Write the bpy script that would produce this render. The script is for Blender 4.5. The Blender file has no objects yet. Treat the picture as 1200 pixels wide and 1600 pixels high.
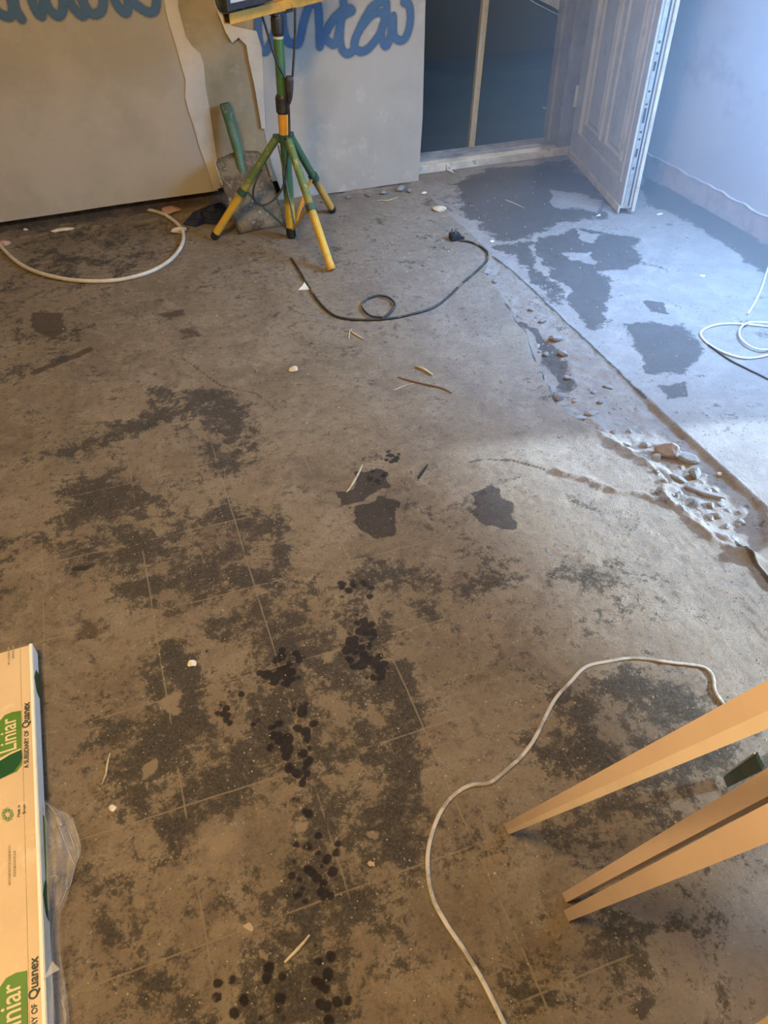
import bpy, bmesh, math, random
import numpy as np
from mathutils import Vector, Matrix
random.seed(7); rng = np.random.default_rng(11)
S = bpy.context.scene; COL = S.collection

# ------------------------------------------------------------------ camera
F, PITCH, ROLL, YAW, H = 1171.9, 0.745289, -0.010554, 0.332881, 1.38
cp, sp = math.cos(PITCH), math.sin(PITCH)
fw = Vector((math.sin(YAW)*cp, math.cos(YAW)*cp, -sp))
r0 = Vector((math.cos(YAW), -math.sin(YAW), 0)); u0 = r0.cross(fw)
rt = math.cos(ROLL)*r0 + math.sin(ROLL)*u0
up = -math.sin(ROLL)*r0 + math.cos(ROLL)*u0
CAM = Vector((0, 0, H))
cd = bpy.data.cameras.new('camera'); cam = bpy.data.objects.new('camera', cd); COL.objects.link(cam)
cd.sensor_fit = 'VERTICAL'; cd.sensor_height = 36.0; cd.lens = F/1600*36.0; cd.clip_start = 0.02; cd.clip_end = 60
m = Matrix((rt, up, -fw)).transposed().to_4x4(); m.translation = CAM; cam.matrix_world = m
S.camera = cam

def ray(x, y): return fw + rt*((x-600)/F) - up*((y-800)/F)
def P(x, y, z=0.0, X=None, Y=None, plane=None):
    """real point of the place seen in the photograph at (x, y), on a floor height, a wall plane or any plane"""
    v = ray(x, y)
    if plane: p0, n = plane; t = (p0-CAM).dot(n)/v.dot(n)
    elif Y is not None: t = Y/v.y
    elif X is not None: t = X/v.x
    else: t = (z-H)/v.z
    return CAM + v*t

# ------------------------------------------------------------------ world, sun, lights, exposure
w = bpy.data.worlds.new('sky'); S.world = w; w.use_nodes = True
bg = w.node_tree.nodes['Background']; bg.inputs[0].default_value = (0.42, 0.66, 1.0, 1); bg.inputs[1].default_value = 1.4
def light(name, kind, loc, rot, energy, color, **k):
    d = bpy.data.lights.new(name, kind); d.energy = energy; d.color = color
    for a, b in k.items(): setattr(d, a, b)
    o = bpy.data.objects.new(name, d); COL.objects.link(o); o.location = loc; o.rotation_euler = rot; return o
def aim(o, d): o.rotation_euler = Vector(d).to_track_quat('-Z', 'Y').to_euler()
sun = light('sun', 'SUN', (6, 0, 3), (0, 0, 0), 24.0, (0.58, 0.78, 1.0), angle=0.05)
aim(sun, (-0.95, 0.194, -0.25))
wl = light('daylight_clear_pane', 'AREA', (2.60, 0.85, 1.05), (0, 0, 0), 16, (0.46, 0.70, 1.0), shape='RECTANGLE', size=0.9, size_y=1.9)
aim(wl, (-1, 0.25, -0.25))
wl2 = light('added_blue_daylight', 'AREA', (2.60, 1.83, 1.15), (0, 0, 0), 110, (0.27, 0.53, 1.0), shape='RECTANGLE', size=0.9, size_y=1.6, spread=math.radians(125))  # daylight panel added inside the room, before the opaque pane
aim(wl2, (-0.45, 0.25, -1.0))
cl = light('ceiling_lamp_light', 'AREA', (-0.75, 0.25, 2.36), (0, 0, 0), 74, (1.0, 0.68, 0.34), shape='DISK', size=0.5)
aim(cl, (0.25, 0.3, -1))
cl3 = light('added_warm_fill', 'AREA', (0.7, 1.7, 2.36), (0, 0, 0), 24, (1.0, 0.68, 0.26), shape='DISK', size=0.4)  # warm fill added to brighten the back wall, not a lamp of the room
aim(cl3, (0.3, 1.0, -0.7))
cl2 = light('added_hall_fill', 'AREA', (3.0, 4.9, 2.3), (0, 0, 0), 34, (0.8, 0.85, 0.9), shape='DISK', size=0.4)  # fill added to lift the dark hall, no lamp seen there
aim(cl2, (0, 0, -1))
S.view_settings.view_transform = 'Standard'; S.view_settings.look = 'None'
S.view_settings.exposure = 0.0; S.view_settings.gamma = 1.0; S.view_settings.use_curve_mapping = False

HAZE = .26
# ------------------------------------------------------------------ materials
def srgb(r, g, b):
    f = lambda c: (c/255/12.92) if c/255 <= .04045 else ((c/255+.055)/1.055)**2.4
    return (f(r), f(g), f(b), 1)
class NT:
    def __init__(s, name):
        s.m = bpy.data.materials.new(name); s.m.use_nodes = True; s.t = s.m.node_tree
        s.b = s.t.nodes['Principled BSDF']; s.out = s.t.nodes['Material Output']
    def n(s, typ, **k):
        o = s.t.nodes.new(typ)
        for a, b in k.items(): setattr(o, a, b)
        return o
    def put(s, sock, v):
        if hasattr(v, 'is_output'): s.t.links.new(v, sock)
        else: sock.default_value = v
    def math(s, op, a, b=0.0, c=0.0, clamp=False):
        o = s.n('ShaderNodeMath', operation=op, use_clamp=clamp)
        for i, v in enumerate((a, b, c)): s.put(o.inputs[i], v)
        return o.outputs[0]
    def mix(s, f, a, b, mode='MIX'):
        o = s.n('ShaderNodeMix', data_type='RGBA', blend_type=mode); s.put(o.inputs[0], f); s.put(o.inputs[6], a); s.put(o.inputs[7], b)
        return o.outputs[2]
    def noise(s, vec, scale, detail=4.0, rough=.6, dist=0.0):
        o = s.n('ShaderNodeTexNoise'); s.put(o.inputs['Vector'], vec)
        for k, v in (('Scale', scale), ('Detail', detail), ('Roughness', rough), ('Distortion', dist)): o.inputs[k].default_value = v
        return o.outputs['Fac']
    def vor(s, vec, scale, feature='F1', rnd=1.0):
        o = s.n('ShaderNodeTexVoronoi', feature=feature); s.put(o.inputs['Vector'], vec); o.inputs['Scale'].default_value = scale; o.inputs['Randomness'].default_value = rnd
        return o
    def step(s, v, a, b):
        o = s.n('ShaderNodeMapRange', interpolation_type='SMOOTHSTEP'); s.put(o.inputs[0], v); o.inputs[1].default_value = a; o.inputs[2].default_value = b
        return o.outputs[0]
    def attr(s, name): return s.n('ShaderNodeAttribute', attribute_name=name).outputs['Fac']
    def pos(s): return s.n('ShaderNodeNewGeometry').outputs['Position']
    def obj(s): return s.n('ShaderNodeTexCoord').outputs['Object']
    def bump(s, h, strength=.3, dist=.002):
        o = s.n('ShaderNodeBump'); s.put(o.inputs['Height'], h); o.inputs['Strength'].default_value = strength; o.inputs['Distance'].default_value = dist
        s.t.links.new(o.outputs[0], s.b.inputs['Normal'])
def simple(name, c1, c2=None, scale=12, rough=.7, metal=0.0, bump=.15, t0=.4, t1=.65, spec=.5, c3=None, scale3=40):
    k = NT(name); v = k.pos(); n = k.noise(v, scale, 5, .65)
    col = c1
    if c2: col = k.mix(k.step(n, t0, t1), c1, c2)
    if c3: col = k.mix(k.step(k.noise(v, scale3, 4, .7), .55, .68), col, c3)
    k.put(k.b.inputs['Base Color'], col)
    k.b.inputs['Roughness'].default_value = rough; k.b.inputs['Metallic'].default_value = metal; k.b.inputs['Specular IOR Level'].default_value = spec
    if bump: k.bump(k.noise(v, scale*6, 4, .7), bump, .001)
    return k.m
M = {}
M['board'] = simple('plasterboard_paper', (.40, .37, .31, 1), (.36, .33, .275, 1), 3, .85, bump=.08, c3=(.44, .41, .35, 1), scale3=9)
M['board_l'] = simple('plasterboard_paper_left', (.40, .35, .27, 1), (.34, .30, .225, 1), 2.5, .85, bump=.08)
M['tan'] = simple('bare_tan_plaster', (.34, .275, .165, 1), (.27, .22, .125, 1), 5, .9, c3=(.37, .31, .2, 1), scale3=7)
M['smear'] = simple('cream_jointing_plaster', (.56, .50, .39, 1), (.50, .44, .33, 1), 9, .9, bump=.3)
M['wallr'] = simple('pale_plaster', (.44, .43, .46, 1), (.50, .49, .50, 1), 1.6, .85, bump=.1, c3=(.40, .38, .42, 1), scale3=3)
M['base'] = simple('bare_wall_base', (.50, .46, .46, 1), (.40, .37, .38, 1), 14, .9, bump=.5)
M['gap'] = simple('dark_masonry', (.06, .045, .032, 1), (.12, .085, .055, 1), 14, .95, bump=.6)
M['upvc'] = simple('white_plastic_frame', (.52, .52, .49, 1), (.44, .44, .42, 1), 7, .38, bump=.03, c3=(.38, .37, .34, 1), scale3=16)
M['upvc_d'] = simple('grimy_plastic_frame', (.30, .30, .30, 1), (.20, .20, .21, 1), 10, .5, bump=.05)
M['sill'] = simple('grubby_cream_sill', (.62, .57, .46, 1), (.48, .43, .34, 1), 10, .6, bump=.15, c3=(.32, .30, .24, 1), scale3=28)
M['navy'] = simple('navy_membrane', (.012, .034, .062, 1), (.02, .048, .08, 1), 2.2, .55, bump=.2)
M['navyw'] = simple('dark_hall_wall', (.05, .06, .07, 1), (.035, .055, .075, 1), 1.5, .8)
M['cream'] = simple('cream_paint', (.5, .46, .36, 1), (.42, .38, .3, 1), 8, .8)
M['wood'] = simple('sawn_softwood', (.52, .42, .25, 1), (.42, .33, .19, 1), 18, .75)
M['black'] = simple('black_plastic', (.02, .02, .022, 1), (.045, .04, .036, 1), 30, .5)
M['rubber'] = simple('black_rubber', (.012, .012, .014, 1), None, 30, .75)
M['grey'] = simple('grey_metal', (.25, .25, .24, 1), (.14, .13, .12, 1), 30, .45, metal=.6)
M['silver'] = simple('bright_steel', (.62, .62, .58, 1), (.45, .45, .42, 1), 26, .3, metal=.7)
M['glass'] = simple('lamp_glass', (.55, .60, .60, 1), None, 30, .12, bump=0)
M['orange'] = simple('worn_yellow_paint', (.68, .32, .03, 1), (.52, .27, .04, 1), 16, .5, c3=(.25, .2, .09, 1), scale3=22)
def pole_mat(name, zt, soft, up_col, dn_col, scuff):
    k = NT(name); v = k.pos(); sep = k.n('ShaderNodeSeparateXYZ'); k.put(sep.inputs[0], v)
    z = k.math('ADD', sep.outputs[2], k.math('MULTIPLY', k.math('SUBTRACT', k.noise(v, 22, 5, .7), .5), .16))
    c = k.mix(k.step(z, zt-soft, zt+soft), dn_col, up_col)
    c = k.mix(k.step(k.noise(v, 38, 5, .7), .56, .66), c, scuff)
    k.put(k.b.inputs['Base Color'], c); k.b.inputs['Roughness'].default_value = .5; k.bump(k.noise(v, 90), .2, .001); return k.m
GRN, YEL = (.045, .13, .055, 1), (.60, .36, .035, 1)
M['pole_low'] = pole_mat('green_over_yellow_paint', .17, .03, (.04, .11, .05, 1), (.50, .34, .04, 1), (.22, .22, .05, 1))
M['pole_up'] = pole_mat('green_sleeve_paint', .3, .05, (.05, .15, .055, 1), YEL, (.15, .2, .05, 1))
M['leg'] = pole_mat('green_to_yellow_leg_paint', .21, .07, (.10, .16, .05, 1), YEL, (.34, .29, .09, 1))
M['leg_b'] = pole_mat('green_to_orange_leg_paint', .17, .04, (.05, .12, .06, 1), (.58, .33, .07, 1), (.16, .18, .06, 1))
M['clamp'] = simple('dark_green_clamp', (.03, .09, .06, 1), (.05, .06, .045, 1), 50, .5)
M['blade'] = simple('cement_crusted_steel', (.36, .30, .20, 1), (.19, .155, .10, 1), 17, .9, bump=1.0, t0=.44, t1=.56, c3=(.52, .46, .34, 1), scale3=34)
M['socket'] = simple('green_shovel_paint', (.06, .14, .08, 1), (.10, .15, .09, 1), 18, .55, c3=(.26, .25, .17, 1), scale3=34)
M['cable'] = simple('dirty_white_cable', (.60, .55, .44, 1), (.48, .42, .32, 1), 18, .55)
M['flat'] = simple('dusty_pale_flex', (.46, .43, .37, 1), (.27, .24, .19, 1), 16, .5, t0=.46, t1=.6)
M['blackflex'] = simple('dusty_black_flex', (.025, .025, .025, 1), (.16, .135, .10, 1), 16, .6, t0=.5, t1=.62)
M['paleflex'] = simple('pale_blue_flex', (.62, .70, .78, 1), None, 16, .5)
M['bin'] = simple('navy_plastic_scrap', (.012, .016, .035, 1), (.02, .025, .045, 1), 20, .3, bump=.5)
M['chip'] = simple('plaster_chip', (.60, .52, .38, 1), (.48, .40, .27, 1), 30, .9, bump=.4)
M['flake'] = simple('tan_mortar_flake', (.42, .325, .205, 1), (.34, .26, .165, 1), 30, .9, bump=.4)
M['white_chip'] = simple('white_plaster_chip', (.72, .68, .58, 1), (.60, .55, .45, 1), 40, .9)
M['twig'] = simple('splintered_wood', (.52, .44, .30, 1), (.36, .28, .18, 1), 40, .85)
M['darktwig'] = simple('dark_twig', (.15, .10, .07, 1), None, 40, .9)
M['pink'] = simple('pink_brick_chip', (.46, .27, .22, 1), (.36, .24, .18, 1), 30, .9)
M['stone'] = simple('rubble_stone', (.25, .25, .25, 1), (.18, .175, .175, 1), 20, .9, bump=.5)
M['stone2'] = simple('reddish_rubble', (.30, .24, .22, 1), (.22, .19, .18, 1), 20, .9, bump=.5)
M['strip'] = simple('tan_laminate', (.66, .50, .375, 1), (.60, .455, .34, 1), 6, .5, bump=.04)
M['strip_edge'] = simple('pale_laminate_edge', (.78, .64, .50, 1), (.72, .59, .45, 1), 8, .55, bump=.04)
M['strip_pale'] = simple('pale_oak_laminate', (.90, .70, .46, 1), (.86, .66, .42, 1), 6, .5, bump=.04)
M['green_bar'] = simple('dark_green_metal', (.025, .06, .045, 1), (.04, .08, .06, 1), 16, .5)
M['carton'] = simple('kraft_coloured_film', (.66, .50, .30, 1), (.60, .45, .27, 1), 4, .42, bump=.1, c3=(.70, .55, .36, 1), scale3=11)
M['cart_w'] = simple('white_carton_side', (.80, .80, .70, 1), (.74, .76, .66, 1), 8, .4, bump=.03)
M['ink_g'] = simple('green_print', (.085, .20, .022, 1), (.10, .23, .03, 1), 9, .5, bump=0)
M['ink_d'] = simple('dark_green_print', (.008, .075, .022, 1), None, 9, .5, bump=0)
M['ink_t'] = simple('dark_slate_print', (.03, .055, .045, 1), None, 9, .6, bump=0)
M['ink_l'] = simple('pale_print', (.68, .55, .33, 1), None, 9, .6, bump=0)
M['ink_s'] = simple('faded_green_print', (.22, .30, .12, 1), (.34, .36, .18, 1), 50, .6, bump=0)
M['ink_f'] = simple('faded_grey_print', (.28, .25, .16, 1), (.42, .35, .22, 1), 60, .6, bump=0)
M['ceil'] = simple('ceiling_plaster', (.6, .57, .5, 1), None, 3, .9)

# plastic film
k = NT('clear_polythene'); k.b.inputs['Base Color'].default_value = (.85, .84, .82, 1); k.b.inputs['Roughness'].default_value = .12
tr = k.n('ShaderNodeBsdfTransparent'); mx = k.n('ShaderNodeMixShader'); v = k.pos()
k.put(mx.inputs[0], k.math('ADD', k.math('MULTIPLY', k.noise(v, 30, 3, .6), .22), .08)); k.t.links.new(tr.outputs[0], mx.inputs[1]); k.t.links.new(k.b.outputs[0], mx.inputs[2])
k.t.links.new(mx.outputs[0], k.out.inputs[0]); k.bump(k.noise(v, 26, 3, .6), .9, .006); M['film'] = k.m
# window glass and added sun-stopping pane (outside the frame of the photograph)
k = NT('window_glass'); tr = k.n('ShaderNodeBsdfTransparent'); gl = k.n('ShaderNodeBsdfGlossy'); gl.inputs['Roughness'].default_value = .02
mx = k.n('ShaderNodeMixShader'); mx.inputs[0].default_value = .06
k.t.links.new(tr.outputs[0], mx.inputs[1]); k.t.links.new(gl.outputs[0], mx.inputs[2]); k.t.links.new(mx.outputs[0], k.out.inputs[0]); M['pane'] = k.m
M['sun_stop'] = simple('sun_stop_pane', (.6, .72, .82, 1), None, 6, .6, bump=0)
# spray paint with a soft edge across each stroke (uv v = 0..1 across)
k = NT('blue_spray_paint'); v = k.pos()
d = k.math('ADD', k.attr('ink'), k.math('MULTIPLY', k.math('SUBTRACT', k.noise(v, 130, 3, .7), .5), .55))
a = k.math('MULTIPLY', k.math('SUBTRACT', 1.0, k.step(d, .55, 1.5)), .93)
k.put(k.b.inputs['Base Color'], k.mix(k.noise(v, 14), (.05, .115, .21, 1), (.075, .155, .27, 1))); k.put(k.b.inputs['Alpha'], a); k.b.inputs['Roughness'].default_value = .8
M['spray'] = k.m

# concrete floor: stain maps are mesh attributes (they stay on the concrete), broken up by noise
def floor_mat():
    k = NT('stained_concrete'); v = k.pos()
    A = {n: k.attr(n) for n in ('dark', 'wet', 'lug', 'dust', 'crack', 'slab', 'brown')}
    sep = k.n('ShaderNodeSeparateXYZ'); k.put(sep.inputs[0], v); X, Y = sep.outputs[0], sep.outputs[1]
    nl, nm, nh, nf = k.noise(v, 2.6, 4, .6), k.noise(v, 9, 8, .74, .5), k.noise(v, 34, 7, .78, .15), k.noise(v, 160, 5, .8)
    n3 = k.noise(v, 5.5, 8, .72, .8)
    cen = lambda n, g: k.math('MULTIPLY', k.math('SUBTRACT', n, .5), g)
    base = k.mix(k.step(nl, .36, .66), (.310, .240, .150, 1), (.235, .178, .110, 1))
    base = k.mix(k.step(nm, .42, .70), base, (.37, .295, .195, 1))
    base = k.mix(k.math('MULTIPLY', k.step(n3, .47, .66), .6), base, (.16, .115, .072, 1))
    base = k.mix(k.math('MULTIPLY', k.step(nh, .48, .66), .72), base, (.135, .10, .068, 1))
    base = k.mix(k.math('MULTIPLY', k.step(nf, .50, .70), .65), base, (.12, .09, .062, 1))
    base = k.mix(k.math('MULTIPLY', k.step(k.noise(v, 90, 5, .8), .54, .72), .5), base, (.46, .38, .27, 1))
    slabc = k.mix(k.step(nm, .35, .7), (.27, .25, .24, 1), (.34, .32, .305, 1))
    base = k.mix(k.math('MULTIPLY', A['slab'], .85), base, slabc)
    bt_ = k.step(k.math('ADD', k.math('ADD', A['brown'], cen(nm, 1.6)), cen(nh, .7)), .36, .70)
    base = k.mix(k.math('MULTIPLY', bt_, .78), base, (.070, .048, .030, 1))
    # black adhesive residue
    t = k.math('ADD', k.math('ADD', A['dark'], cen(nm, 2.1)), k.math('ADD', cen(nh, 1.9), cen(nf, 1.2))); t = k.math('ADD', t, cen(n3, 1.7))
    dk = k.step(t, .38, .72)
    dcol = k.mix(k.step(nf, .42, .62), (.034, .031, .026, 1), (.115, .098, .070, 1)); dcol = k.mix(k.math('MULTIPLY', k.step(nh, .5, .68), .5), dcol, (.12, .09, .06, 1))
    base = k.mix(k.math('MULTIPLY', dk, .90), base, dcol)
    # pale dust patches
    t2 = k.math('ADD', k.math('ADD', A['dust'], cen(nh, .9)), cen(nm, .5))
    base = k.mix(k.math('MULTIPLY', k.step(t2, .42, .62), .8), base, (.37, .285, .175, 1))
    # joints of lifted tiles
    def line(C, o, p, wd):
        q = k.math('MULTIPLY', k.math('SUBTRACT', C, k.math('ADD', o, cen(nl, .010))), 1/p)
        fr = k.math('ABSOLUTE', k.math('SUBTRACT', k.math('FRACT', k.math('ADD', q, 40.5)), .5))
        return k.math('SUBTRACT', 1.0, k.step(fr, wd*.4/p, wd/p))
    ln = k.math('MAXIMUM', line(X, -.145, .2455, .0024), line(Y, .763, .2525, .0024))
    ln = k.math('MULTIPLY', ln, k.step(k.noise(v, 5, 4, .6), .43, .52))
    reg = k.math('MULTIPLY', k.math('SUBTRACT', 1.0, k.step(Y, 1.75, 2.0)), k.math('SUBTRACT', 1.0, k.step(X, .42, .7)))
    base = k.mix(k.math('MULTIPLY', k.math('MULTIPLY', ln, reg), .75), base, (.34, .265, .165, 1))
    # fine specks, light and dark
    sp1 = k.vor(v, 75); base = k.mix(k.math('MULTIPLY', k.math('SUBTRACT', 1.0, k.step(sp1.outputs['Distance'], .07, .15)), k.step(nm, .48, .54)), base, (.46, .38, .27, 1))
    sp2 = k.vor(v, 52); base = k.mix(k.math('MULTIPLY', k.math('MULTIPLY', k.math('SUBTRACT', 1.0, k.step(sp2.outputs['Distance'], .10, .24)), k.step(n3, .46, .54)), .55), base, (.075, .06, .045, 1))
    # hair cracks
    base = k.mix(k.math('MULTIPLY', k.step(k.math('ADD', A['crack'], cen(nh, .8)), 1.02, 1.25), .8), base, (.06, .05, .042, 1))
    # wet patches, the wall-foot band and the trench crevice: darker and smoother
    wt = k.step(k.math('ADD', k.math('ADD', A['wet'], cen(nm, 1.2)), cen(nh, .7)), .44, .56)
    wcol = k.mix(A['slab'], (.030, .022, .016, 1), (.062, .058, .056, 1))
    base = k.mix(k.math('MULTIPLY', wt, .80), base, wcol)
    # wet boot lugs
    dv = k.vor(v, 46, rnd=.85); dd_ = k.math('ADD', dv.outputs['Distance'], k.math('ADD', cen(nh, .9), cen(nm, .8)))
    lug = k.math('SUBTRACT', 1.0, k.step(k.math('ADD', dd_, k.math('MULTIPLY', k.math('SUBTRACT', 1.0, A['lug']), .6)),   .52, .66))
    lug = k.math('MULTIPLY', lug, k.step(k.math('ADD', A['lug'], cen(nh, .5)), .25, .45))
    base = k.mix(k.math('MULTIPLY', lug, .92), base, (.022, .015, .009, 1))
    k.put(k.b.inputs['Base Color'], base)
    sm = k.math('MAXIMUM', k.math('MULTIPLY', wt, .6), lug)
    k.put(k.b.inputs['Roughness'], k.math('SUBTRACT', .9, k.math('MULTIPLY', sm, .35)))
    k.b.inputs['Specular IOR Level'].default_value = .3
    rough = k.math('SUBTRACT', 1.0, k.math('MULTIPLY', A['slab'], .6))
    hgt = k.math('ADD', k.math('MULTIPLY', nh, .8), k.math('MULTIPLY', nf, .55)); hgt = k.math('ADD', hgt, k.math('MULTIPLY', nm, .9))
    k.bump(k.math('MULTIPLY', hgt, rough), .95, .013)
    return k.m
M['floor'] = floor_mat()

# ------------------------------------------------------------------ helpers
def tag(o, label=None, cat=None, group=None, kind=None):
    for a, b in (('label', label), ('category', cat), ('group', group), ('kind', kind)):
        if b: o[a] = b
    return o
def obj(name, bm, mat, parent=None, smooth=False, kind=None):
    me = bpy.data.meshes.new(name)
    if smooth:
        for f in bm.faces: f.smooth = True
    bm.normal_update(); bm.to_mesh(me); bm.free()
    for mm in (mat if isinstance(mat, (list, tuple)) else [mat]): me.materials.append(mm)
    o = bpy.data.objects.new(name, me); COL.objects.link(o)
    if parent: o.parent = parent; o.matrix_parent_inverse = Matrix.Translation(-world_loc(parent))
    if kind: o['kind'] = kind
    return o
def world_loc(p): return Vector(p.location) if p.type == 'EMPTY' else Vector((0, 0, 0))
def thing(name, loc, label, cat, group=None):
    o = bpy.data.objects.new(name, None); COL.objects.link(o); o.location = loc; o.empty_display_size = .05
    return tag(o, label, cat, group)
def box(bm, a, b, bevel=0.0, M4=None):
    g = bmesh.ops.create_cube(bm, size=1.0)['verts']
    a, b = Vector(a), Vector(b); c = (a+b)/2; s = b-a
    for v in g: v.co = Vector((v.co.x*s.x, v.co.y*s.y, v.co.z*s.z)) + c
    if bevel:
        es = list({e for v in g for e in v.link_edges})
        r = bmesh.ops.bevel(bm, geom=es, offset=bevel, segments=2, affect='EDGES', profile=.6)
        g = list({v for f in r['faces'] for v in f.verts} | {v for v in g if v.is_valid})
    if M4:
        for v in g: v.co = M4 @ v.co
    return g
def smooth_path(pts, n=8):
    pts = [Vector(p) for p in pts]; out = []
    e = [pts[0]*2-pts[1]] + pts + [pts[-1]*2-pts[-2]]
    for i in range(1, len(e)-2):
        p0, p1, p2, p3 = e[i-1:i+3]
        for j in range(n):
            t = j/n
            out.append(.5*((2*p1) + (p2-p0)*t + (2*p0-5*p1+4*p2-p3)*t*t + (3*p1-p0-3*p2+p3)*t**3))
    out.append(pts[-1]); return out
def tube(bm, pts, r, seg=10, flat=None, cap=True):
    """sweep a round (or flattened) section; r number or list"""
    pts = [Vector(p) for p in pts]; n = len(pts); rs = r if isinstance(r, (list, tuple)) else [r]*n
    t0 = (pts[1]-pts[0]).normalized(); ref = Vector((0, 0, 1)) if abs(t0.z) < .9 else Vector((1, 0, 0))
    nrm = (ref - t0*ref.dot(t0)).normalized(); rings = []
    for i, p in enumerate(pts):
        t = (pts[min(i+1, n-1)]-pts[max(i-1, 0)]).normalized()
        nrm = (nrm - t*nrm.dot(t)).normalized(); bn = t.cross(nrm)
        ky, kz = (1, 1) if not flat else flat
        rings.append([bm.verts.new(p + (bn*math.cos(q)*ky + nrm*math.sin(q)*kz)*rs[i]) for q in (2*math.pi*j/seg for j in range(seg))])
    for a, b in zip(rings, rings[1:]):
        for j in range(seg): bm.faces.new((a[j], a[(j+1) % seg], b[(j+1) % seg], b[j]))
    if cap: bm.faces.new(rings[0][::-1]); bm.faces.new(rings[-1])
    return rings
def prism(bm, pts, vec):
    """closed solid: polygon pts (any plane) pushed along vec"""
    vec = Vector(vec); a = [bm.verts.new(p) for p in pts]; b = [bm.verts.new(Vector(p)+vec) for p in pts]; n = len(a)
    f0 = bm.faces.new(a); bm.faces.new(b[::-1])
    for i in range(n): bm.faces.new((a[i], b[i], b[(i+1) % n], a[(i+1) % n]))
    bmesh.ops.recalc_face_normals(bm, faces=bm.faces[:])
def barbox(bm, p, q, u, wu, wv):
    """square bar from p to q, section wu along u and wv across"""
    p, q = Vector(p), Vector(q); t = (q-p).normalized(); u = (Vector(u)-t*Vector(u).dot(t)).normalized(); v = t.cross(u)
    prism(bm, [p+u*a*wu/2+v*b*wv/2 for a, b in ((-1, -1), (1, -1), (1, 1), (-1, 1))], q-p)
def chunk(c, s, seed, rot=0.0, flat=1.0, sub=2):
    """irregular broken lump sitting at c, s = (sx, sy, sz)"""
    rr = random.Random(seed); bm = bmesh.new(); bmesh.ops.create_icosphere(bm, subdivisions=sub, radius=.5)
    pl = [(Vector((rr.uniform(-1, 1), rr.uniform(-1, 1), rr.uniform(-.6, .9))).normalized(), rr.uniform(.26, .42)) for _ in range(9)]
    for v in bm.verts:
        for n, dd in pl:
            q = v.co.dot(n)-dd
            if q > 0: v.co -= n*q
        v.co += Vector((rr.uniform(-.02, .02),)*3)
    mz = min(v.co.z for v in bm.verts); R = Matrix.Rotation(rot, 3, 'Z')
    for v in bm.verts: v.co = R @ Vector((v.co.x*s[0], v.co.y*s[1], (v.co.z-mz)*s[2])) + Vector(c)
    return bm

# ------------------------------------------------------------------ floor (concrete with stains, trench and ragged edge)
def fp(pts): return np.array([[P(x, y).x, P(x, y).y] for x, y in pts])
xs = np.concatenate([np.linspace(-2.5, -1.0, 30)[:-1], np.arange(-1.0, 1.1, .008), np.arange(1.1, 1.62, .004), np.arange(1.62, 2.78, .008)]); xs[-1] = 2.78
ys = np.concatenate([np.linspace(-1.4, .06, 25)[:-1], np.arange(.06, 4.02, .008)]); ys[-1] = 4.02
GX, GY = np.meshgrid(xs, ys); NX, NY = len(xs), len(ys)
def vnoise(sc, seed):
    r = np.random.default_rng(seed).random((64, 64)); u, v = GX*sc+100, GY*sc+100
    i, j = np.floor(u).astype(int), np.floor(v).astype(int); a, b = u-i, v-j; a, b = a*a*(3-2*a), b*b*(3-2*b)
    g = lambda p, q: r[p % 64, q % 64]
    return (g(i, j)*(1-a)+g(i+1, j)*a)*(1-b)+(g(i, j+1)*(1-a)+g(i+1, j+1)*a)*b
def fbm(sc, seed, o=4): return sum(vnoise(sc*2**q, seed+q)*.5**q for q in range(o))/sum(.5**q for q in range(o))
WX, WY = (fbm(7, 3, 5)-.5)*.16, (fbm(7, 9, 5)-.5)*.16     # edge wobble
def sdist(poly, closed=True, warp=True):
    px, py = (GX+WX*WK, GY+WY*WK) if warp else (GX, GY); d = np.full(GX.shape, 9.); ins = np.zeros(GX.shape, bool); n = len(poly)
    for i in range(n if closed else n-1):
        a, b = poly[i], poly[(i+1) % n]; e = b-a; L = max((e**2).sum(), 1e-9)
        t = np.clip(((px-a[0])*e[0]+(py-a[1])*e[1])/L, 0, 1)
        d = np.minimum(d, np.hypot(px-a[0]-t*e[0], py-a[1]-t*e[1]))
        if closed and a[1] != b[1]:
            c = ((a[1] > py) != (b[1] > py)) & (px < (b[0]-a[0])*(py-a[1])/(b[1]-a[1])+a[0]); ins ^= c
    return np.where(ins, -d, d) if closed else d
WK = 1.0; SK = 1.0
def area(pts, soft=.03, val=1.0): return val*np.clip(.5-sdist(fp(pts))/(2*soft*SK), 0, 1)
def crackf(pts): return 1.4-sdist(fp(pts), False, False)/.02
def strokef(pts, r, val=1.0, warp=True): return val*np.clip(1.4-sdist(fp(pts), False, warp)/r, 0, 1)
def mx_(L): 
    o = L[0].copy()
    for q in L[1:]: o = np.maximum(o, q)
    return o
dark = .06 + .10*(fbm(2, 40)-.5)
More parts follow.
